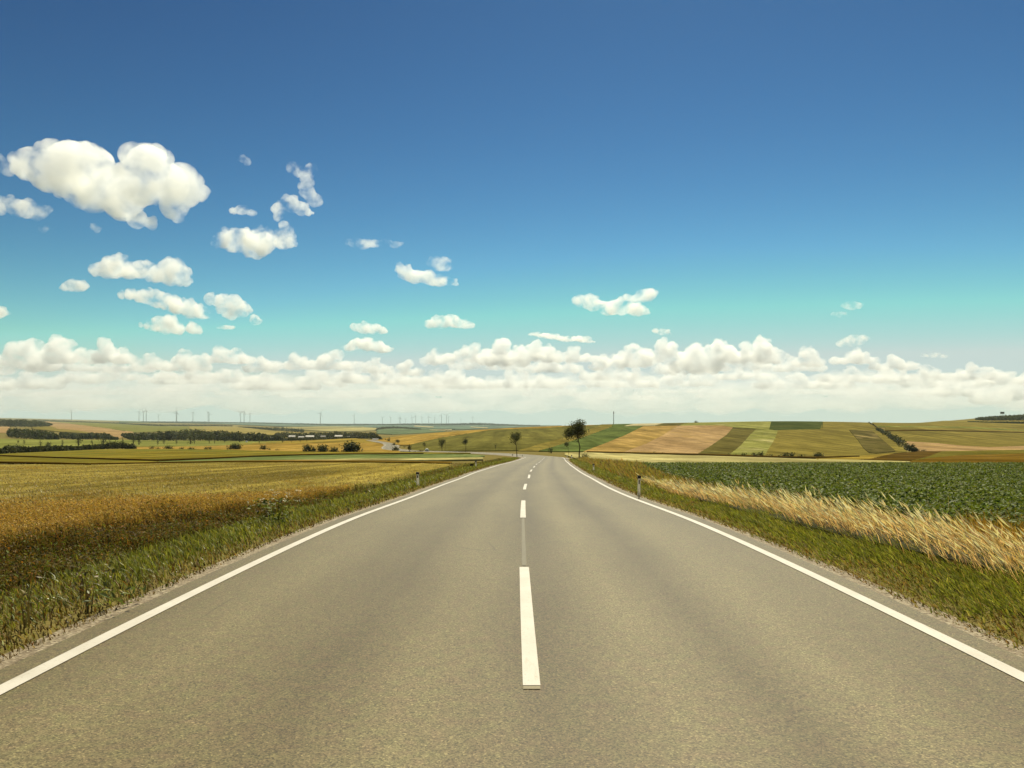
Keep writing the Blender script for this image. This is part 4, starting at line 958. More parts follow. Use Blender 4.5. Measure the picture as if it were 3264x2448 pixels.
# ------------------------------------------------------------------ weeds one can tell apart
def weed(name, label, cat, x, y, h, kind, group=None):
    X, Y, Zz = at(x, y)
    root = tag(empty(name, (X, Y, Zz)), label, cat, group)
    st = Blades(); hd = Blades()
    if kind == 'umbel':
        n = 22 if h > .4 else 2
        P = np.stack([rng.normal(0, .22 * h, n), rng.normal(0, .22 * h, n), np.zeros(n)], 1) * np.array([1, 1, 1])
        lean = P[:, :2] / h * 2.2; hh = n01(n, h * .8, h * .12)
        c = pick([GREEN[0], GREEN[2]], [1, 1], n)
        st.grass(P, hh, np.full(n, .012), lean, c)
        m = n * 14 if h > .4 else 4
        Q = np.stack([rng.normal(0, .33 * h, m), rng.normal(0, .33 * h, m), rng.uniform(.05, .75, m) * h], 1)
        st.leaf(Q, n01(m, .06, .02, .02), pick([GREEN[0], GREEN[2], DARK], [2, 3, 1], m), up=.4)
        tips = P + np.stack([lean[:, 0] * hh, lean[:, 1] * hh, hh * .95], 1)
        for t in tips:
            q = 9 if h > .4 else 4; D = t + np.stack([rng.normal(0, .026, q), rng.normal(0, .026, q), rng.normal(.01, .008, q)], 1)
            hd.leaf(D, n01(q, .023 if h > .4 else .012, .004, .006), jitter((.48, .48, .36), q, .1, .03), up=2.0, aspect=.9)
    elif kind == 'stalk':
        P = np.array([[0, 0, 0], [.02, .01, 0], [-.015, .01, 0]]); hh = np.array([h, h * .8, h * .7])
        st.grass(P, hh, np.full(3, .014), rng.normal(0, .1, (3, 2)), jitter((.11, .085, .035), 3))
        m = 34; z = rng.uniform(.25, 1, m) * h
        hd.leaf(np.stack([rng.normal(0, .04, m), rng.normal(0, .04, m), z], 1), n01(m, .035, .01, .012), pick([(.14, .10, .035), RUST, (.12, .12, .03)], [3, 1, 2], m), up=.1)
    else:                                                     # a rosette of broad pale leaves
        m = 26
        a = rng.uniform(0, 6.283, m); r = rng.uniform(.05, .22, m)
        st.leaf(np.stack([np.cos(a) * r * 1.4, np.sin(a) * r, rng.uniform(.06, h, m)], 1), n01(m, .075, .02, .03), jitter((.14, .18, .06), m, .15, .05), up=.4, aspect=.35)
    st.build('leaves', leafmat(name + ' stem', trans=.25, rough=.55, spec=.15), root)
    if hd.n: hd.build('blossoms' if kind == 'umbel' else 'foliage', leafmat(name + ' head', trans=.2, tcol=(1, 1, 1)), root)
    return root
def build_weeds():
    weed('flowering_plant', 'bushy plant with many white flower umbels between wheat and verge', 'wildflower', 868, 1668, .60, 'umbel')
    G = 'white flowers on the left verge'
    for i, (x, y) in enumerate([(118, 1925), (150, 1935), (306, 1848), (446, 1852), (540, 1850), (1140, 1618), (1194, 1610)]):
        lab = ('single small white flower far along the left verge' if x > 1000 else 'small white flower standing in the left verge grass')
        weed('small_flower', lab, 'wildflower', x, y + 22 if x < 1000 else y, .17, 'umbel', G if x < 1000 else 'white flowers far along the left verge')
    for x, y, h, lab in [(345, 1935, .52, 'tall dark weed stalk beside the pale leafed plant'), (82, 2002, .42, 'dark weed stalk near the left picture edge'), (282, 1958, .34, 'short dark weed stalk left of the pale leafed plant'), (258, 1900, .3, 'thin dark weed stalk at the back of the left verge')]:
        weed('weed_stalk', lab, 'weed', x, y, h, 'stalk')
    weed('leafy_plant', 'low plant with pale glossy leaves at the left road edge', 'weed', 328, 1955, .20, 'ros')
    weed('leafy_plant', 'small plant with pale hanging leaves right of the tall stalk', 'weed', 395, 1925, .18, 'ros')
    weed('weed_stalk', 'dark weed growing up against the right delineator post', 'weed', 2036, 1592, .3, 'stalk')
# ------------------------------------------------------------------ trees, posts, turbines, houses and the rest
def crown(n, centers, radii, leaf, cols, wts, up=0.2, drift=(0, 0), var=.3, shell=.6):
    B = Blades()
    centers = np.array(centers, float); radii = np.array(radii, float)
    if radii.ndim == 1: radii = np.stack([radii] * 3, 1)
    w = radii.prod(1) ** .8; k = rng.choice(len(centers), n, p=w / w.sum())
    D = rng.normal(0, 1, (n, 3)); D /= np.linalg.norm(D, axis=1)[:, None]
    r = rng.uniform(0, 1, n) ** shell
    P = centers[k] + D * radii[k] * r[:, None]
    # twig clusters: pull leaves into tufts so that gaps open between them
    tuft = P[rng.integers(0, n, max(8, n // 14))]
    j = rng.integers(0, len(tuft), n); P = np.where(rng.uniform(0, 1, (n, 1)) < .75, tuft[j] + np.clip(rng.normal(0, 1, (n, 3)), -1.8, 1.8) * leaf * 1.3, P)
    P[:, 0] += np.minimum(rng.exponential(1, n), 2.2) * leaf * drift[0] * .5
    B.leaf(P, n01(n, leaf, leaf * .3, leaf * .3), pick(cols, wts, n, var), up=up, aspect=.6)
    return B
BARK = None
TC = [(.050, .062, .017), (.068, .080, .021), (.033, .036, .012), (.105, .105, .030)]
def limbs(mb, base, top, r0, nl, spread, h0):
    """branches leaving the trunk"""
    for i in range(nl):
        t = rng.uniform(h0, .95); a = rng.uniform(0, 6.283)
        s = base + (top - base) * t; L = spread * rng.uniform(.5, 1.0)
        e = s + np.array([math.cos(a) * L, math.sin(a) * L, L * rng.uniform(.5, 1.1)])
        mid = (s + e) / 2 + np.array([0, 0, -L * .08])
        mb.tube([s, mid, e], [r0 * .45, r0 * .3, r0 * .1], 5)

def tree(name, label, x, base, top, cbot, cw, cxo=0.0, n=500, leaf=.2, D=None, group=None, bend=None, drift=(-1, 0), cat='tree', cols=TC, wts=(4, 3, 3, 1.2), blobs=7, tr=.055, seed=None):
    """x, base, top, cbot: photograph rows of the foot, the crown's top and underside; cw crown width; cxo crown offset"""
    X, Y, Zz = at(x, base) if D is None else at_d(x, D)
    k = Y / F; H = (base - top) * k; hb = (base - cbot) * k; w = cw * k; off = cxo * k
    root = tag(empty(name, (X, Y, Zz - .05)), label, cat, group)
    mb = MB()
    pts = [(0, 0, -.1), (0, 0, 0)]
    bx = bend or [(0.5, off * .3), (1.0, off)]
    zt = hb + (H - hb) * .55
    for t, o in bx: pts.append((o, 0, zt * t))
    rad = [tr * 1.25, tr * 1.1] + [tr * (1 - .6 * t) for t, o in bx]
    mb.tube(pts, rad, 8)
    base_v, top_v = np.array([off * .6, 0, hb * .8]), np.array([off, 0, zt])
    limbs(mb, base_v, top_v, tr, 9, w * .42, .15)
    mb.build('trunk', BARK, root, smooth=True)
    cc, rr = [], []
    ch = H - hb
    for i in range(blobs):
        a = rng.uniform(0, 6.283); q = rng.uniform(.15, 1) ** .5 * .33
        cc.append((off + math.cos(a) * q * w, math.sin(a) * q * w, hb + ch * rng.uniform(.18, .82)))
        rr.append((w * rng.uniform(.14, .27), w * rng.uniform(.14, .27), min(ch, w) * rng.uniform(.18, .30)))
    cc.append((off, 0, hb + ch * .5)); rr.append((w * .30, w * .30, ch * .34))
    crown(int(n * 1.5), cc, rr, leaf, cols, wts, drift=drift).build('crown', LEAF, root)
    return root

def bush(name, label, x, base, w, h, n=260, leaf=None, D=None, group=None, cols=TC, wts=(4, 3, 3, 1.2), cat='bush', sticks=False):
    X, Y, Zz = at(x, base) if D is None else at_d(x, D)
    k = Y / F; W, H = w * k, h * k
    leaf = leaf or max(.10 * H + .05, .1)
    root = tag(empty(name, (X, Y, Zz - .03)), label, cat, group)
    nb = max(3, int(round(W / max(H, .1) * 3)))
    cc = [(W * rng.uniform(-.36, .36), W * rng.uniform(-.25, .25), H * rng.uniform(.25, .6)) for _ in range(nb)]
    rr = [(min(W * .32, H * rng.uniform(.35, .6)), min(W * .32, H * .45), H * rng.uniform(.25, .38)) for _ in range(nb)]
    cc[0] = (0, 0, H * .55); rr[0] = (W * .22, W * .22, H * .42)
    crown(n, cc, rr, leaf, cols, wts).build('foliage', LEAF, root)
    mb = MB()
    mb.tube([(0, 0, -.1), (.02 * H, 0, H * .3), (0, 0, H * .7)], [.06 * H, .045 * H, .015 * H], 6)
    mb.build('stem', BARK, root)
    if sticks:
        for e in ((-.32 * W, 0, H), (-.22 * W, .1, H * .85), (.1 * W, 0, H * .9), (.3 * W, 0, H * .8)):
            mb = MB(); mb.tube([(0, 0, 0), tuple(v * .5 for v in e), e], [.04 * H, .03 * H, .015 * H], 5); mb.build('stick', BARK, root)
    return root

def poplar(x, top, base, w, label, D=None):
    X, Y, Zz = at(x, base) if D is None else at_d(x, D)
    k = Y / F; H = (base - top) * k; W = w * k
    root = tag(empty('poplar', (X, Y, Zz - .1)), label, 'tree', 'poplars in a row across the valley')
    mb = MB(); mb.tube([(0, 0, 0), (0, 0, H * .5), (0, 0, H * .9)], [W * .10, W * .07, W * .02], 6); mb.build('trunk', BARK, root)
    cc = [(rng.normal(0, .05) * W, 0, H * t) for t in np.linspace(.3, .9, 6)]
    rr = [(W * s, W * s, H * .13) for s in (.42, .5, .5, .45, .36, .2)]
    crown(160, cc, rr, max(.32, W * .16), TC, (4, 3, 4, 1)).build('crown', LEAF, root)
    return root

def wood(name, label, line, Hm, n_per=60, rows=3, dY=10, leaf=1.3, cols=TC, wts=(4, 3, 4, 1), step=None, Dk=None):
    """a wood that reads as one mass: line of (x, base row, top row); clumped crowns in several ranks"""
    B = Blades()
    lx, lb, lt = zip(*line)
    x = lx[0]
    while x < lx[-1]:
        b, t = np.interp(x, lx, lb), np.interp(x, lx, lt)
        X, Y, Zz = at(x, b)
        k = Y / F; H = max((b - t) * k, 2.0)
        cw = H * rng.uniform(.35, .6) if H < 16 else rng.uniform(6, 10)
        for r in range(rows):
            yy = Y + r * dY + rng.uniform(-.3, .3) * dY
            xx = (x + rng.uniform(-.4, .4) * cw / k - HX) / F * yy
            z0 = float(zg(xx, yy)); hh = H * rng.uniform(.72, 1.05)
            n = int(n_per * 1.6)
            D = rng.normal(0, 1, (n, 3)); D /= np.linalg.norm(D, axis=1)[:, None]
            D[:, 2] *= .5
            P = np.array([xx, yy, z0 + hh * .5]) + D * np.array([cw * .75, cw * .75, hh]) * (rng.uniform(.5, 1, (n, 1)))
            P[:, 2] = np.clip(P[:, 2], z0 - .2, z0 + hh)
            tone = rng.uniform(.75, 1.25)
            B.leaf(P, n01(n, leaf, leaf * .25, .2), pick(cols, wts, n, .15) * tone, up=.2, aspect=.8)
        x += max(cw / k * .7, 1.2)
    return tag(B.build(name, LEAF), label, kind='stuff')

def build_trees():
    global BARK, LEAF
    BARK = plain('bark', (.045, .032, .02), .9, .1, var=.4, scale=6)
    LEAF = leafmat('tree leaf', trans=.22, rough=.6, spec=.08, tcol=(1.3, 1.2, .5))
    G = 'young trees lining the road'
    # tall roadside tree on the right with its open, wind-pushed crown
    tree('roadside_tree', 'tall dark tree with an open crown leaning over the right road edge', 1846, 1468, 1343, 1410, 92, cxo=-6, n=2600, leaf=.19, D=118, group=G, bend=[(.25, .02), (.42, .12), (.62, -.08), (1.0, -.26)], drift=(-1.6, 0), blobs=13, tr=.10)
    bush('roadside_bush', 'low bush at the foot of the tall roadside tree', 1870, 1467, 36, 19, n=420, leaf=.13, D=121)
    tree('roadside_tree', 'round headed tree on a slim trunk at the left edge of the bend', 1648, 1458, 1375, 1413, 41, cxo=-6, n=900, leaf=.17, D=146, group=G, blobs=10, tr=.07)
    tree('roadside_tree', 'small round tree beyond the road, second from the bend', 1485, 1442, 1396, 1419, 25, n=520, leaf=.2, group=G, tr=.09)
    tree('roadside_tree', 'small full crowned tree beyond the road beside a thin pole trunk', 1409, 1439.5, 1400, 1426, 28, cxo=-1, n=600, leaf=.22, group=G, tr=.1)
    tree('thin_tree', 'bare thin young trunk with a wisp of leaves beside the full crowned tree', 1418.5, 1439.5, 1398, 1411, 8, cxo=1, n=40, leaf=.16, group=G, tr=.06)
    tree('thin_tree', 'thin young tree with a tuft of leaves above the white bale', 1352.5, 1437, 1409, 1421, 12, n=160, leaf=.2, group=G, tr=.06)
    tree('roadside_tree', 'pale leaved small tree beside the far bend of the road', 1306, 1440, 1416, 1434, 14, n=240, leaf=.25, group=G, tr=.08, cols=[(.10, .08, .025), (.07, .065, .02)], wts=(1, 1))
    tree('roadside_tree', 'small round tree on the verge above the far road', 1268.5, 1416, 1400, 1411, 15, n=260, leaf=.35, group=G, tr=.1)
    bush('tall_bush', 'tall narrow bush beside the far road', 1241, 1409, 10, 15, n=200, leaf=.4)
    bush('roadside_bush', 'small round bush left of the tall narrow bush', 1229.5, 1404.5, 6, 5, n=80, leaf=.4)
    bush('roadside_bush', 'bush where the far road starts to climb', 1217.5, 1403, 6, 8, n=80, leaf=.4)
    bush('roadside_bush', 'low bush hiding part of the far road', 1256, 1421, 9, 9, n=150, leaf=.4)
    bush('roadside_bush', 'long dark bush below the far road', 1264, 1438, 32, 14, n=420, leaf=.35)
    bush('roadside_bush', 'small bush on the bank right of the far road', 1290, 1426, 8, 5, n=80, leaf=.3)
    bush('yellowish_bush', 'low yellow green scrub beside the white bale', 1338, 1440.5, 38, 6, n=260, leaf=.22, cols=[(.13, .12, .03), (.16, .13, .04)], wts=(1, 1))
    tree('sapling', 'tiny sapling alone at the foot of the olive green slope', 1580, 1437.5, 1416, 1427, 6, n=50, leaf=.2, tr=.05)
    tree('thin_tree', 'thin young tree with a flag shaped tuft left of the tall roadside tree', 1813.5, 1459, 1408.5, 1423, 19, cxo=-5, n=230, leaf=.16, D=158, group=G, drift=(-2, 0), tr=.035)
    bush('roadside_bush', 'shrub with bare sticks rising from it behind the road bend', 1757, 1445, 21, 22, n=220, leaf=.2, sticks=True)
    G2 = 'bushes at the foot of the hill'
    for x, b, w, h, lab in [(2323, 1453, 8, 5, 'tiny bush at the foot of the dark olive strip'), (2345, 1455, 14, 4, 'low scrub below the pale green strip'), (2373, 1456, 13, 10, 'round bush below the pale green strip'), (2409, 1457, 17, 10, 'wide low bush left of the upright one'), (2425, 1456.5, 13, 14, 'upright bush at the hill foot'), (2452, 1458, 26, 6, 'thin scrub right of the upright bush'), (2487, 1459, 12, 7, 'small bush at the left of the long scrub'), (2502, 1458, 12, 12, 'bush at the middle of the long scrub'), (2524, 1459, 24, 13, 'largest clump of the long scrub at the hill foot'), (2555, 1460, 34, 6, 'low tail of the long scrub'), (2612, 1457.5, 28, 14, 'dark dome shaped bush alone at the hill foot'), (2088, 1447.5, 8, 4.5, 'tiny bush below the salmon field'), (2113, 1448.3, 9, 3, 'flat tuft below the salmon field')]:
        bush('hillside_bush', lab, x, b, w, h, n=int(60 + w * h), leaf=.22 + h * .01, group=G2)
    bush('crest_bush', 'dark bush clump alone on the skyline', 2217, 1349, 17, 8.5, n=220, leaf=.6)
    G3 = 'bushes in the gold field'
    for x, b, w, h, lab in [(484, 1432, 17, 10, 'bush at the left end of the bush line'), (504, 1432.5, 20, 6, 'flat bush second from the left of the bush line'), (535, 1433, 34, 13, 'wide dark bush third in the bush line'), (579, 1433.5, 24, 6, 'flat spread bush in the bush line'), (609, 1434, 25, 9, 'mid sized bush right of the flat spread one'), (656, 1434, 12, 8, 'left one of a pair of small bushes'), (668, 1434, 11, 8, 'right one of a pair of small bushes'), (751, 1434, 54, 21, 'broad dark bush left of the middle of the gold field'), (841, 1435, 24, 15, 'round bush beside a much smaller one'), (859, 1436, 10, 6, 'little bush at the side of a round one'), (884, 1437, 16, 4, 'faint low tuft in the gold field'), (985, 1441, 36, 23, 'leftmost bush of the large clump'), (1024, 1442, 45, 23, 'middle bush of the large clump'), (1064, 1442, 28, 16, 'lower right bush of the large clump'), (1117, 1442, 62, 31, 'biggest bush in the gold field, standing right of the clump')]:
        bush('field_bush', lab, x, b, w, h, n=int(90 + w * h * .8), leaf=.22 + h * .012, group=G3)
    # poplar row in the valley
    for x, t, b, w, lab in [(58, 1400, 1415, 6, 'poplar half hidden behind the left hedge'), (77, 1401, 1417, 9, 'broad poplar behind the left hedge'), (129, 1398, 1427, 12, 'dark poplar rising over the left hedge'), (152, 1407, 1425, 17, 'low round crowned tree behind the left hedge'), (199, 1397, 1424, 9, 'slim poplar over the hedge, right of the round tree'), (250, 1392, 1422, 22, 'twin topped poplar behind the hedge'), (294, 1400, 1420, 9, 'short poplar behind the hedge'), (329, 1394, 1420, 22, 'broad faint poplar behind the hedge'), (350, 1399, 1419, 8, 'small poplar near the right end of the hedge'), (391, 1390, 1418, 8, 'slim poplar left of the dark pair'), (425, 1382, 1418, 16, 'tall dark poplar at the hedge end'), (443, 1383, 1419, 18, 'pale poplar next to the tall dark one'), (503, 1396, 1420, 7, 'slim poplar in front of the wood, first of three'), (523, 1396, 1419, 7, 'slim poplar in front of the wood, second of three'), (563, 1395, 1418, 7, 'slim poplar in front of the wood, third of three'), (607, 1388, 1417, 18, 'wide poplar in front of the wood'), (620, 1391, 1416, 9, 'narrow poplar at the side of the wide one'), (667, 1384, 1415, 10, 'poplar with a swollen crown before the wood'), (684, 1381, 1415, 8, 'tall slim poplar before the middle of the wood'), (716, 1394, 1412, 8, 'short poplar before the wood'), (764, 1380, 1411, 13, 'grey topped poplar before the wood'), (826, 1392, 1415, 6, 'thin poplar at the right end of the wood'), (901, 1386, 1412, 12, 'dark column poplar left of the village'), (929, 1390, 1411, 5, 'thin poplar before the village'), (957, 1389, 1411, 5, 'slender pointed poplar before the village roofs'), (978, 1388, 1409, 6, 'last poplar of the row')]:
        poplar(x, t, b, w, lab)
    # woods
    wood('hedge', 'dark overgrown hedge in front of the valley meadow', [(-120, 1452, 1422), (0, 1448.5, 1424), (45, 1446, 1413), (90, 1444, 1424), (150, 1441, 1418), (250, 1437, 1420), (320, 1433, 1413), (370, 1432.5, 1404), (400, 1432, 1410), (428, 1432, 1414)], 4, n_per=60, rows=3, dY=4, leaf=.55)
    wood('woodland', 'dark wood on the left hill by the picture edge', [(-150, 1362, 1330), (0, 1361, 1334), (80, 1362, 1335), (120, 1362, 1339), (150, 1359, 1346), (166, 1357, 1352)], 20, rows=5, dY=40, leaf=2.2)
    wood('woodland', 'rounded dark wood below the salmon field', [(28, 1392, 1372), (35, 1395, 1366), (80, 1400, 1366), (130, 1403, 1370), (170, 1403, 1379), (188, 1402, 1392)], 20, rows=5, dY=25, leaf=1.6)
    wood('woodland', 'second dark wood right of the rounded one', [(192, 1398, 1378), (230, 1401, 1379), (270, 1401, 1382), (300, 1401, 1378), (340, 1402, 1380), (352, 1402, 1390), (375, 1402, 1400)], 14, rows=4, dY=25, leaf=1.4)
    wood('woodland', 'long wood behind the poplar row', [(390, 1392, 1384), (420, 1405, 1381), (470, 1405, 1378), (530, 1406, 1374), (600, 1406, 1366), (645, 1407, 1368), (700, 1407, 1371), (760, 1407.5, 1377), (830, 1407.5, 1379), (860, 1407, 1388), (900, 1406, 1390)], 20, rows=5, dY=28, leaf=1.6)
    VC = [(.060, .068, .030), (.045, .050, .022), (.08, .085, .04)]
    line = [(880, 1406, 1380), (910, 1405, 1376), (950, 1404, 1381), (990, 1404, 1379), (1040, 1402, 1377), (1080, 1400, 1374), (1120, 1399, 1379), (1150, 1398, 1376), (1170, 1398, 1383), (1192, 1397, 1380)]
    wood('village_trees', 'low trees and gardens in front of the village roofs', [(x, b, b - 8.5) for x, b, t in line], 12, n_per=30, rows=2, dY=14, leaf=1.2, cols=VC, wts=(3, 2, 2))
    wood('village_trees', 'taller trees behind the village roofs', [(x, min(b, 1400.5) - 2.5, t) for x, b, t in line], 12, n_per=26, rows=4, dY=45, leaf=1.6, cols=VC, wts=(3, 2, 2))
    wood('village_trees', 'dark trees where the road leaves the village', [(1165, 1398, 1378), (1185, 1400, 1374), (1200, 1402, 1381), (1212, 1402, 1392)], 10, n_per=40, rows=2, dY=20, leaf=1.3)
    FC = [(.050, .066, .050), (.040, .054, .042), (.062, .080, .058)]  # blue of distance haze mixed into the leaf colours
    wood('tree_belt', 'thin wooded belt along the far left ridge', [(110, 1344, 1336), (200, 1346, 1339), (300, 1349, 1344), (380, 1352, 1347)], 12, n_per=20, rows=2, dY=60, leaf=2.6)
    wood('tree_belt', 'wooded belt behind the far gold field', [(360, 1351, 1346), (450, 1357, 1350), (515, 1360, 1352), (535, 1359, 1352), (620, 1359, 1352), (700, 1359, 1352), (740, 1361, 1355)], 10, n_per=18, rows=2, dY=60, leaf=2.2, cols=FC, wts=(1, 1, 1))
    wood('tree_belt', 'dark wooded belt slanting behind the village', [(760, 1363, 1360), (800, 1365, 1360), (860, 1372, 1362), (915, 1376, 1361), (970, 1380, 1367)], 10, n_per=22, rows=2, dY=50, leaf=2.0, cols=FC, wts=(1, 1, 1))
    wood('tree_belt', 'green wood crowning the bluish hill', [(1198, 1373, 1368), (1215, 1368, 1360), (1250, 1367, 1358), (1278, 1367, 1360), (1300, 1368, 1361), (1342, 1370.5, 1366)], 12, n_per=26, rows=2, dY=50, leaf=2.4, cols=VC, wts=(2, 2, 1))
    wood('far_woods', 'hazy blue green woods along the far skyline', [(450, 1347, 1344), (650, 1349, 1344), (700, 1350, 1345.5), (800, 1351, 1346), (900, 1353, 1348), (1000, 1356, 1350.5), (1060, 1357, 1353), (1150, 1357, 1351), (1250, 1357, 1352), (1280, 1356, 1350), (1330, 1357, 1350), (1400, 1357, 1351), (1500, 1357, 1348), (1540, 1357, 1347.5), (1600, 1358, 1351), (1660, 1359, 1354), (1720, 1359, 1355)], 30, n_per=26, rows=2, dY=250, leaf=8, cols=FC, wts=(1, 1, 1))
    # hedge running down the right slope
    wood('hedge', 'dark hedge slanting down the right slope', [(2796, 1373, 1363), (2812, 1380, 1366), (2830, 1395, 1374), (2850, 1408, 1386), (2866, 1418, 1388), (2880, 1428, 1396), (2890, 1436, 1412), (2905, 1440, 1424), (2922, 1441, 1433)], 5, n_per=60, rows=2, dY=10, leaf=.7)
    wood('hedge', 'thin hedge continuing up to the right skyline', [(2770, 1350, 1347.5), (2785, 1358, 1354), (2797, 1368, 1362)], 2, n_per=24, rows=1, dY=5, leaf=.7, cols=[(.10, .08, .03)], wts=(1,))
    tree('pine_tree', 'ragged pine at the lower end of the slanting hedge', 2913, 1437, 1412, 1428, 9, cxo=-2, n=160, leaf=.4, tr=.12)
    bush('hillside_bush', 'small bush right of the ragged pine', 2925, 1439, 8, 9, n=120, leaf=.35)
    bush('hillside_bush', 'low flat bush at the corner of the pink field', 2944, 1439.5, 17, 6, n=120, leaf=.35)
    wood('woodland', 'dark wood on the hilltop at the right picture edge', [(3112, 1340, 1334), (3125, 1341, 1330.5), (3150, 1342, 1330), (3200, 1342, 1327), (3264, 1342, 1325), (3420, 1345, 1318)], 8, n_per=46, rows=5, dY=45, leaf=1.6)
    wood('hedge', 'dark hedge strip below the hilltop wood', [(3085, 1346, 1344), (3130, 1348, 1344.5), (3200, 1350, 1344), (3264, 1352, 1344.5), (3420, 1360, 1350)], 5, n_per=34, rows=2, dY=15, leaf=1.3)
    bush('crest_bush', 'round bush at the left end of the hilltop wood', 3121, 1337, 14, 8, n=150, leaf=1.0)
    bush('crest_bush', 'round bush on the hilltop skyline between wood and hide', 3153, 1335, 12, 10, n=150, leaf=1.0)

# ------------------------------------------------------------------ roadside furniture
def post(label, x, D, h, w=.105, leanx=0.0, first=[None]):
    if first[0] is None:
        root = empty('delineator_post')
        white, nt, out = newmat('translucent post plastic')
        pc = mix(nt, noise(nt, objco(nt), 9.0, 3.0), (.78, .75, .66), (.86, .83, .75))
        pb = nd(nt, 'BsdfPrincipled', None, Base_Color=pc, Roughness=.5); tb = nd(nt, 'BsdfTranslucent', None, Color=pc)
        mx = nd(nt, 'MixShader', None, Fac=.55)
        nt.links.new(pb.outputs[0], mx.inputs[1]); nt.links.new(tb.outputs[0], mx.inputs[2]); nt.links.new(mx.outputs[0], out.inputs[0])
        black = plain('black cap plastic', (.022, .012, .012), .4, .4)
        refl = plain('post reflector', (.05, .04, .04), .2, .6)
        b = MB(); b.box((0, 0, .38), (.085, .055, 1.0), .92)
        b.build('post_body', white, root)
        c = MB()
        v = [(-.055, -.036, .88), (.055, -.036, .88), (.055, .036, .88), (-.055, .036, .88), (-.052, -.034, 1.05), (.052, -.034, 1.02), (.052, .034, 1.02), (-.052, .034, 1.05)]
        c.add(v, [(3, 2, 1, 0), (4, 5, 6, 7), (0, 1, 5, 4), (1, 2, 6, 5), (2, 3, 7, 6), (3, 0, 4, 7)])
        c.build('post_cap', black, root)
        r = MB(); r.box((0, -.0275, .70), (.036, .008, .20)); r.build('reflector', refl, root)
        first[0] = root; o = root
    else:
        o = copy_tree(first[0])
    X, Y, Zz = at_d(x, D)
    o.location = (X, Y, Zz); o.scale = (w / .105, w / .105, h / 1.04); o.rotation_euler = (0, R(leanx), 0)
    tag(o, label, 'road post', 'white delineator posts along the road')
    return o
def build_furniture():
    post('white delineator post by the tall dry grass, largest of all', 2036, 24.3, .63, .10, 1.5)
    post('white delineator post in front of the wheat field edge', 1332, 31, .55, .125, -1)
    post('white delineator post halfway to the tall roadside tree', 1892, 52.5, .47, .12)
    post('white delineator post beside the small dark board', 1517, 63, .52, .13)
    post('distant delineator post below the thin young tree, nearer one', 1822, 134, .55, .2)
    post('distant delineator post left of the thin young tree, farther one', 1808, 152, .5, .2)
    post('distant delineator post right of the round headed tree', 1665, 154, .5, .18)
    post('distant delineator post left of the round headed tree', 1634, 176, .4, .3)
    X, Y, Zz = at_d(1505, 58)
    root = tag(empty('marker_board', (X, Y, Zz)), 'small dark board on a short stake in the left verge', 'sign')
    m = plain('weathered board', (.035, .022, .02), .7, .3); b = MB(); b.box((0, 0, .29), (.29, .03, .13)); bo = b.build('board', m, root); bo.rotation_euler = (0, R(-6), 0)
    b = MB(); b.box((0, .03, .12), (.04, .03, .3)); b.build('stake', m, root)
    # white wrapped bales
    wm = plain('bale film', (.66, .66, .62), .3, .5, var=.06, scale=5)
    def bale(x, D, r, L, rz, lab):
        X, Y, Zz = at_d(x, D)
        root = tag(empty('wrapped_bale', (X, Y, Zz), rz), lab, 'hay bale')
        b = MB(); n = 20
        prof = [(-L / 2, r * .55), (-L / 2 + .02, r * .8), (-L / 2 + .12, r * .97), (0, r), (L / 2 - .12, r * .97), (L / 2 - .02, r * .8), (L / 2, r * .55)]
        b.tube([(0, p, r * .97) for p, q in prof], [q for p, q in prof], n)
        b.build('film_wrap', wm, root, smooth=True)
        t = MB(); t.tube([(0, -L / 2 - .012, r * .97), (0, -L / 2 - .002, r * .97)], [r * .3, r * .42], 14); t.build('wrap_end', plain('film end', (.52, .52, .47), .4), root)
        return root
    bale(1361, 262, .58, 1.25, .3, 'round white wrapped bale beside the far bend of the road')
    bale(785.5, 640, .75, 1.3, 1.1, 'white wrapped bale in the valley meadow')
    # mast on the crest
    X, Y, Zz = at_d(1956, 905)
    root = tag(empty('radio_mast', (X, Y, Zz - .5)), 'tall pale slender mast on the hilltop', 'mast')
    st = plain('mast steel', (.34, .34, .31), .5, .4)
    b = MB(); b.tube([(0, 0, 0), (0, 0, 12.8)], [.42, .30], 10); b.build('mast_tube', st, root)
    b = MB(); b.tube([(0, 0, 12.8), (0, 0, 15.6)], [.46, .46], 10); b.tube([(0, 0, 15.6), (0, 0, 16.6)], [.12, .05], 6)
    for a in (0, 2.09, 4.19): b.box((.5 * math.cos(a), .5 * math.sin(a), 14.1), (.16, .16, 2.2))
    b.build('antenna_panels', plain('antenna grey', (.20, .21, .2), .5), root)
    # raised hide on the right hill
    X, Y, Zz = at_d(3195, 1360)
    wd = plain('dark timber', (.035, .026, .018), .8, .2, var=.3)
    root = tag(empty('hunting_hide', (X, Y, Zz)), 'dark raised hide on legs on the hilltop skyline', 'hide')
    k = 1360 / F; top = 1350 - 1314
    zt = (CAMZ + (HY - 1313.5) * k) - Zz; zb = (CAMZ + (HY - 1319) * k) - Zz
    w = 10 * k
    b = MB(); b.box((0, 0, (zt + zb) / 2), (w * .8, w * .8, zt - zb)); b.build('cabin', wd, root)
    b = MB(); b.box((0, 0, zt + .15), (w, w, .4), .9); b.build('roof', wd, root)
    for sx in (-1, 1):
        for sy in (-1, 1):
            b = MB(); b.tube([(sx * w * .42, sy * w * .42, -.3), (sx * w * .30, sy * w * .30, zb)], [.18, .15], 6); b.build('leg', wd, root)

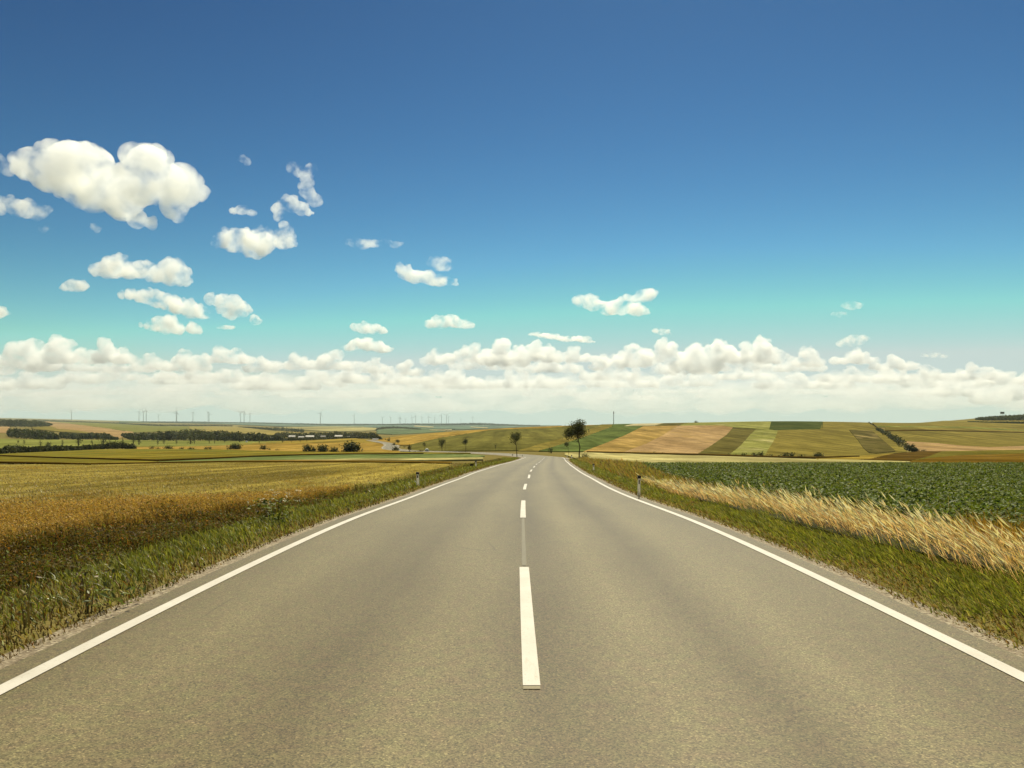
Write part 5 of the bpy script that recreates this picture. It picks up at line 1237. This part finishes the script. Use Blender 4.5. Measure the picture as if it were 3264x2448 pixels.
def build_turbines():
    base_m = plain('backlit turbine grey', (.20, .21, .215), .5, .2, var=.03)  # backlit shade of white towers put into the grey
    L = [(228, 1308.5, 1338, 1), (443, 1313, 1342, 2), (457, 1312, 1342.5, 1), (466, 1309, 1343, 3), (506, 1323, 1344, 0), (561.5, 1312, 1345, 3), (563.5, 1316, 1345, 0), (615, 1315, 1345, 2), (663.5, 1315, 1346, 1), (667, 1320, 1346, 2), (767, 1316, 1347, 3), (778, 1312, 1347, 0), (797, 1318, 1348, 2), (1021, 1317, 1352, 2), (1129, 1326, 1353, 1), (1219, 1331, 1354, 0), (1245.5, 1331, 1353, 1), (1273, 1331, 1353, 0), (1277, 1334, 1353, 3), (1292.5, 1335.5, 1353, 1), (1313.5, 1330, 1352, 0), (1325, 1326.5, 1351, 1), (1345, 1331, 1351, 3), (1366.5, 1329, 1352, 0), (1385, 1331, 1352, 2), (1407, 1325, 1352, 1), (1423, 1323.5, 1352, 0), (1430, 1328.5, 1352, 3), (1469, 1337, 1352, 1), (1507, 1330.5, 1350, 0)]
    labs = ['lone turbine on the far left ridge', 'leftmost of three close turbines', 'middle one of three close turbines', 'rightmost of three close turbines', 'short distant turbine between the three and the bold one', 'bold turbine with another half behind it', 'turbine half hidden behind the bold one', 'single turbine right of the bold one', 'nearer of two turbines almost in line', 'farther of two turbines almost in line', 'left one of a loose group of three turbines', 'tallest of a loose group of three turbines', 'right one of a loose group of three turbines', 'lone turbine above the village trees', 'lone turbine left of the dense turbine row', 'first turbine of the dense row', 'second turbine of the dense row', 'third turbine of the dense row, a fainter one close by', 'faint turbine just right of the third of the dense row', 'faintest short turbine in the dense row', 'turbine left of a taller one in the dense row', 'taller turbine at the middle of the dense row', 'turbine right of the taller middle one', 'turbine in the right half of the dense row', 'thin turbine before the last three of the dense row', 'turbine with a clear side blade in the dense row', 'tallest turbine of the dense row', 'thick short turbine beside the tallest of the row', 'faint small turbine right of the dense row', 'rightmost turbine above the far blue hill']
    proto = None
    for (x, hub, base, v), lab in zip(L, labs):
        if proto is None:
            root = empty('wind_turbine')
            b = MB(); b.tube([(0, 0, -14), (0, 0, 60), (0, 0, 99)], [2.6, 2.2, 1.7], 12); b.build('tower', base_m, root, smooth=True)
            n = MB(); n.box((0, 0, 100), (3.6, 11, 3.8), .9); n.build('nacelle', base_m, root)
            h = MB(); h.tube([(0, -5.2, 100), (0, -7.2, 100), (0, -8.4, 100)], [1.9, 1.7, .5], 12); hub_o = h.build('hub', base_m, root, smooth=True)
            for k in range(3):
                bl = MB(); a = k * 2.0944
                sec = [(1.2, 1.2), (5, 2.0), (10, 3.0), (22, 2.2), (34, 1.4), (43, .5)]
                v0 = []; 
                for r, c in sec: v0 += [(-c * .35, -.22 * c ** .5, r), (c * .65, -.05, r), (-c * .1, .22 * c ** .5, r)]
                f0 = []
                for i in range(len(sec) - 1):
                    for j in range(3): f0.append((i * 3 + j, i * 3 + (j + 1) % 3, i * 3 + 3 + (j + 1) % 3, i * 3 + 3 + j))
                f0 += [(2, 1, 0), (15, 16, 17)]
                bl.add(v0, f0)
                bo = bl.build('blade', base_m, root); bo.location = (0, -6.9, 100); bo.rotation_euler = (0, a, 0)
            proto = root; o = root
        else:
            o = copy_tree(proto)
        D = 100 * F / max(base - hub, 12) ; D = float(np.clip(D * .92, 5200, 9800))
        k = D / F; s = (base - hub) * k / 100
        X = (x - HX) * k; Zz = CAMZ + (HY - base) * k
        o.location = (X, D, Zz); o.scale = (s, s, s)
        yaw = [.15, -.7, .9, -.25][v] + rng.uniform(-.15, .15); o.rotation_euler = (0, 0, yaw)
        rot = rng.uniform(0, 2.09)
        for c in o.children:
            if c.name.startswith('blade'): c.rotation_euler = (0, c.rotation_euler[1] + rot, 0)
        tag(o, lab, 'wind turbine', 'wind turbines along the horizon')

def build_village():
    wall = plain('render wall', (.42, .38, .31), .8, .2, var=.1, scale=.5)
    roofs = [plain('pale roof', (.46, .44, .40), .6, .3, var=.1, scale=.8), plain('grey roof', (.22, .21, .20), .7, .3, var=.15, scale=.8)]
    win = plain('dark window', (.03, .035, .04), .15, .6)
    for i, (x, y, w, h, ri, lab) in enumerate([(931, 1391, 18, 8, 0, 'house with a pale roof at the left end of the village'), (961, 1393, 16, 6, 0, 'small house half hidden by the slender poplar'), (988, 1391, 24, 7, 0, 'long house with a pale roof in the village'), (1030, 1391, 14, 6, 1, 'grey roofed house amid the village trees'), (1080, 1390, 22, 7, 0, 'pale roofed house in the middle of the village trees'), (1122, 1395, 30, 8, 0, 'largest pale roofed barn at the right end of the village'), (1152, 1396, 10, 6, 1, 'small grey roofed house beside the barn'), (1197, 1405, 16, 7, 1, 'low farm shed where the road leaves the village')]):
        X, Y, Zz = at_d(x, float(depth(x, np.interp(x, [880, 910, 1040, 1080, 1192], [1406, 1405, 1402, 1400, 1397]))) + 34 if x < 1190 else 620)
        k = Y / F; W = w * k; H = h * k; Dp = W * .7
        Zz = CAMZ + (HY - y) * k - H * .5 if x < 1190 else Zz
        g = float(zg(X, Y)); zb = min(g, Zz) - .3
        root = tag(empty('house', (X, Y, zb), rng.uniform(-.25, .25)), lab, 'house', 'houses of the village in the valley')
        ht = Zz + H * .95 - zb; eh = ht - H * .55
        b = MB(); b.box((0, 0, eh / 2), (W, Dp, eh)); b.build('wall', wall, root)
        r = MB(); o = .35
        v = [(-W / 2 - o, -Dp / 2 - o, eh - .1), (W / 2 + o, -Dp / 2 - o, eh - .1), (W / 2 + o, 0, ht), (-W / 2 - o, 0, ht), (W / 2 + o, Dp / 2 + o, eh - .1), (-W / 2 - o, Dp / 2 + o, eh - .1)]
        r.add(v, [(0, 1, 2, 3), (3, 2, 4, 5), (0, 3, 5), (1, 4, 2), (0, 5, 4, 1)])
        rf = r.build('roof', roofs[ri], root)
        c = MB(); c.box((W * .2, .3, ht + .2), (.5, .5, 1.0)); c.build('chimney', roofs[1], rf)
        for t in (-.3, 0, .3):
            q = MB(); q.box((W * t, -Dp / 2 - .01, eh * .6), (W * .12, .06, eh * .35)); q.build('window', win, root)
import time as _time
_t0 = _time.time()
def _step(f):
    f(); print('STEP', f.__name__, round(_time.time() - _t0, 1))
for f in (build_light, build_ground, build_fields, build_road, build_verges, build_weeds, build_trees, build_furniture, build_turbines, build_village, build_clouds, build_haze): _step(f)
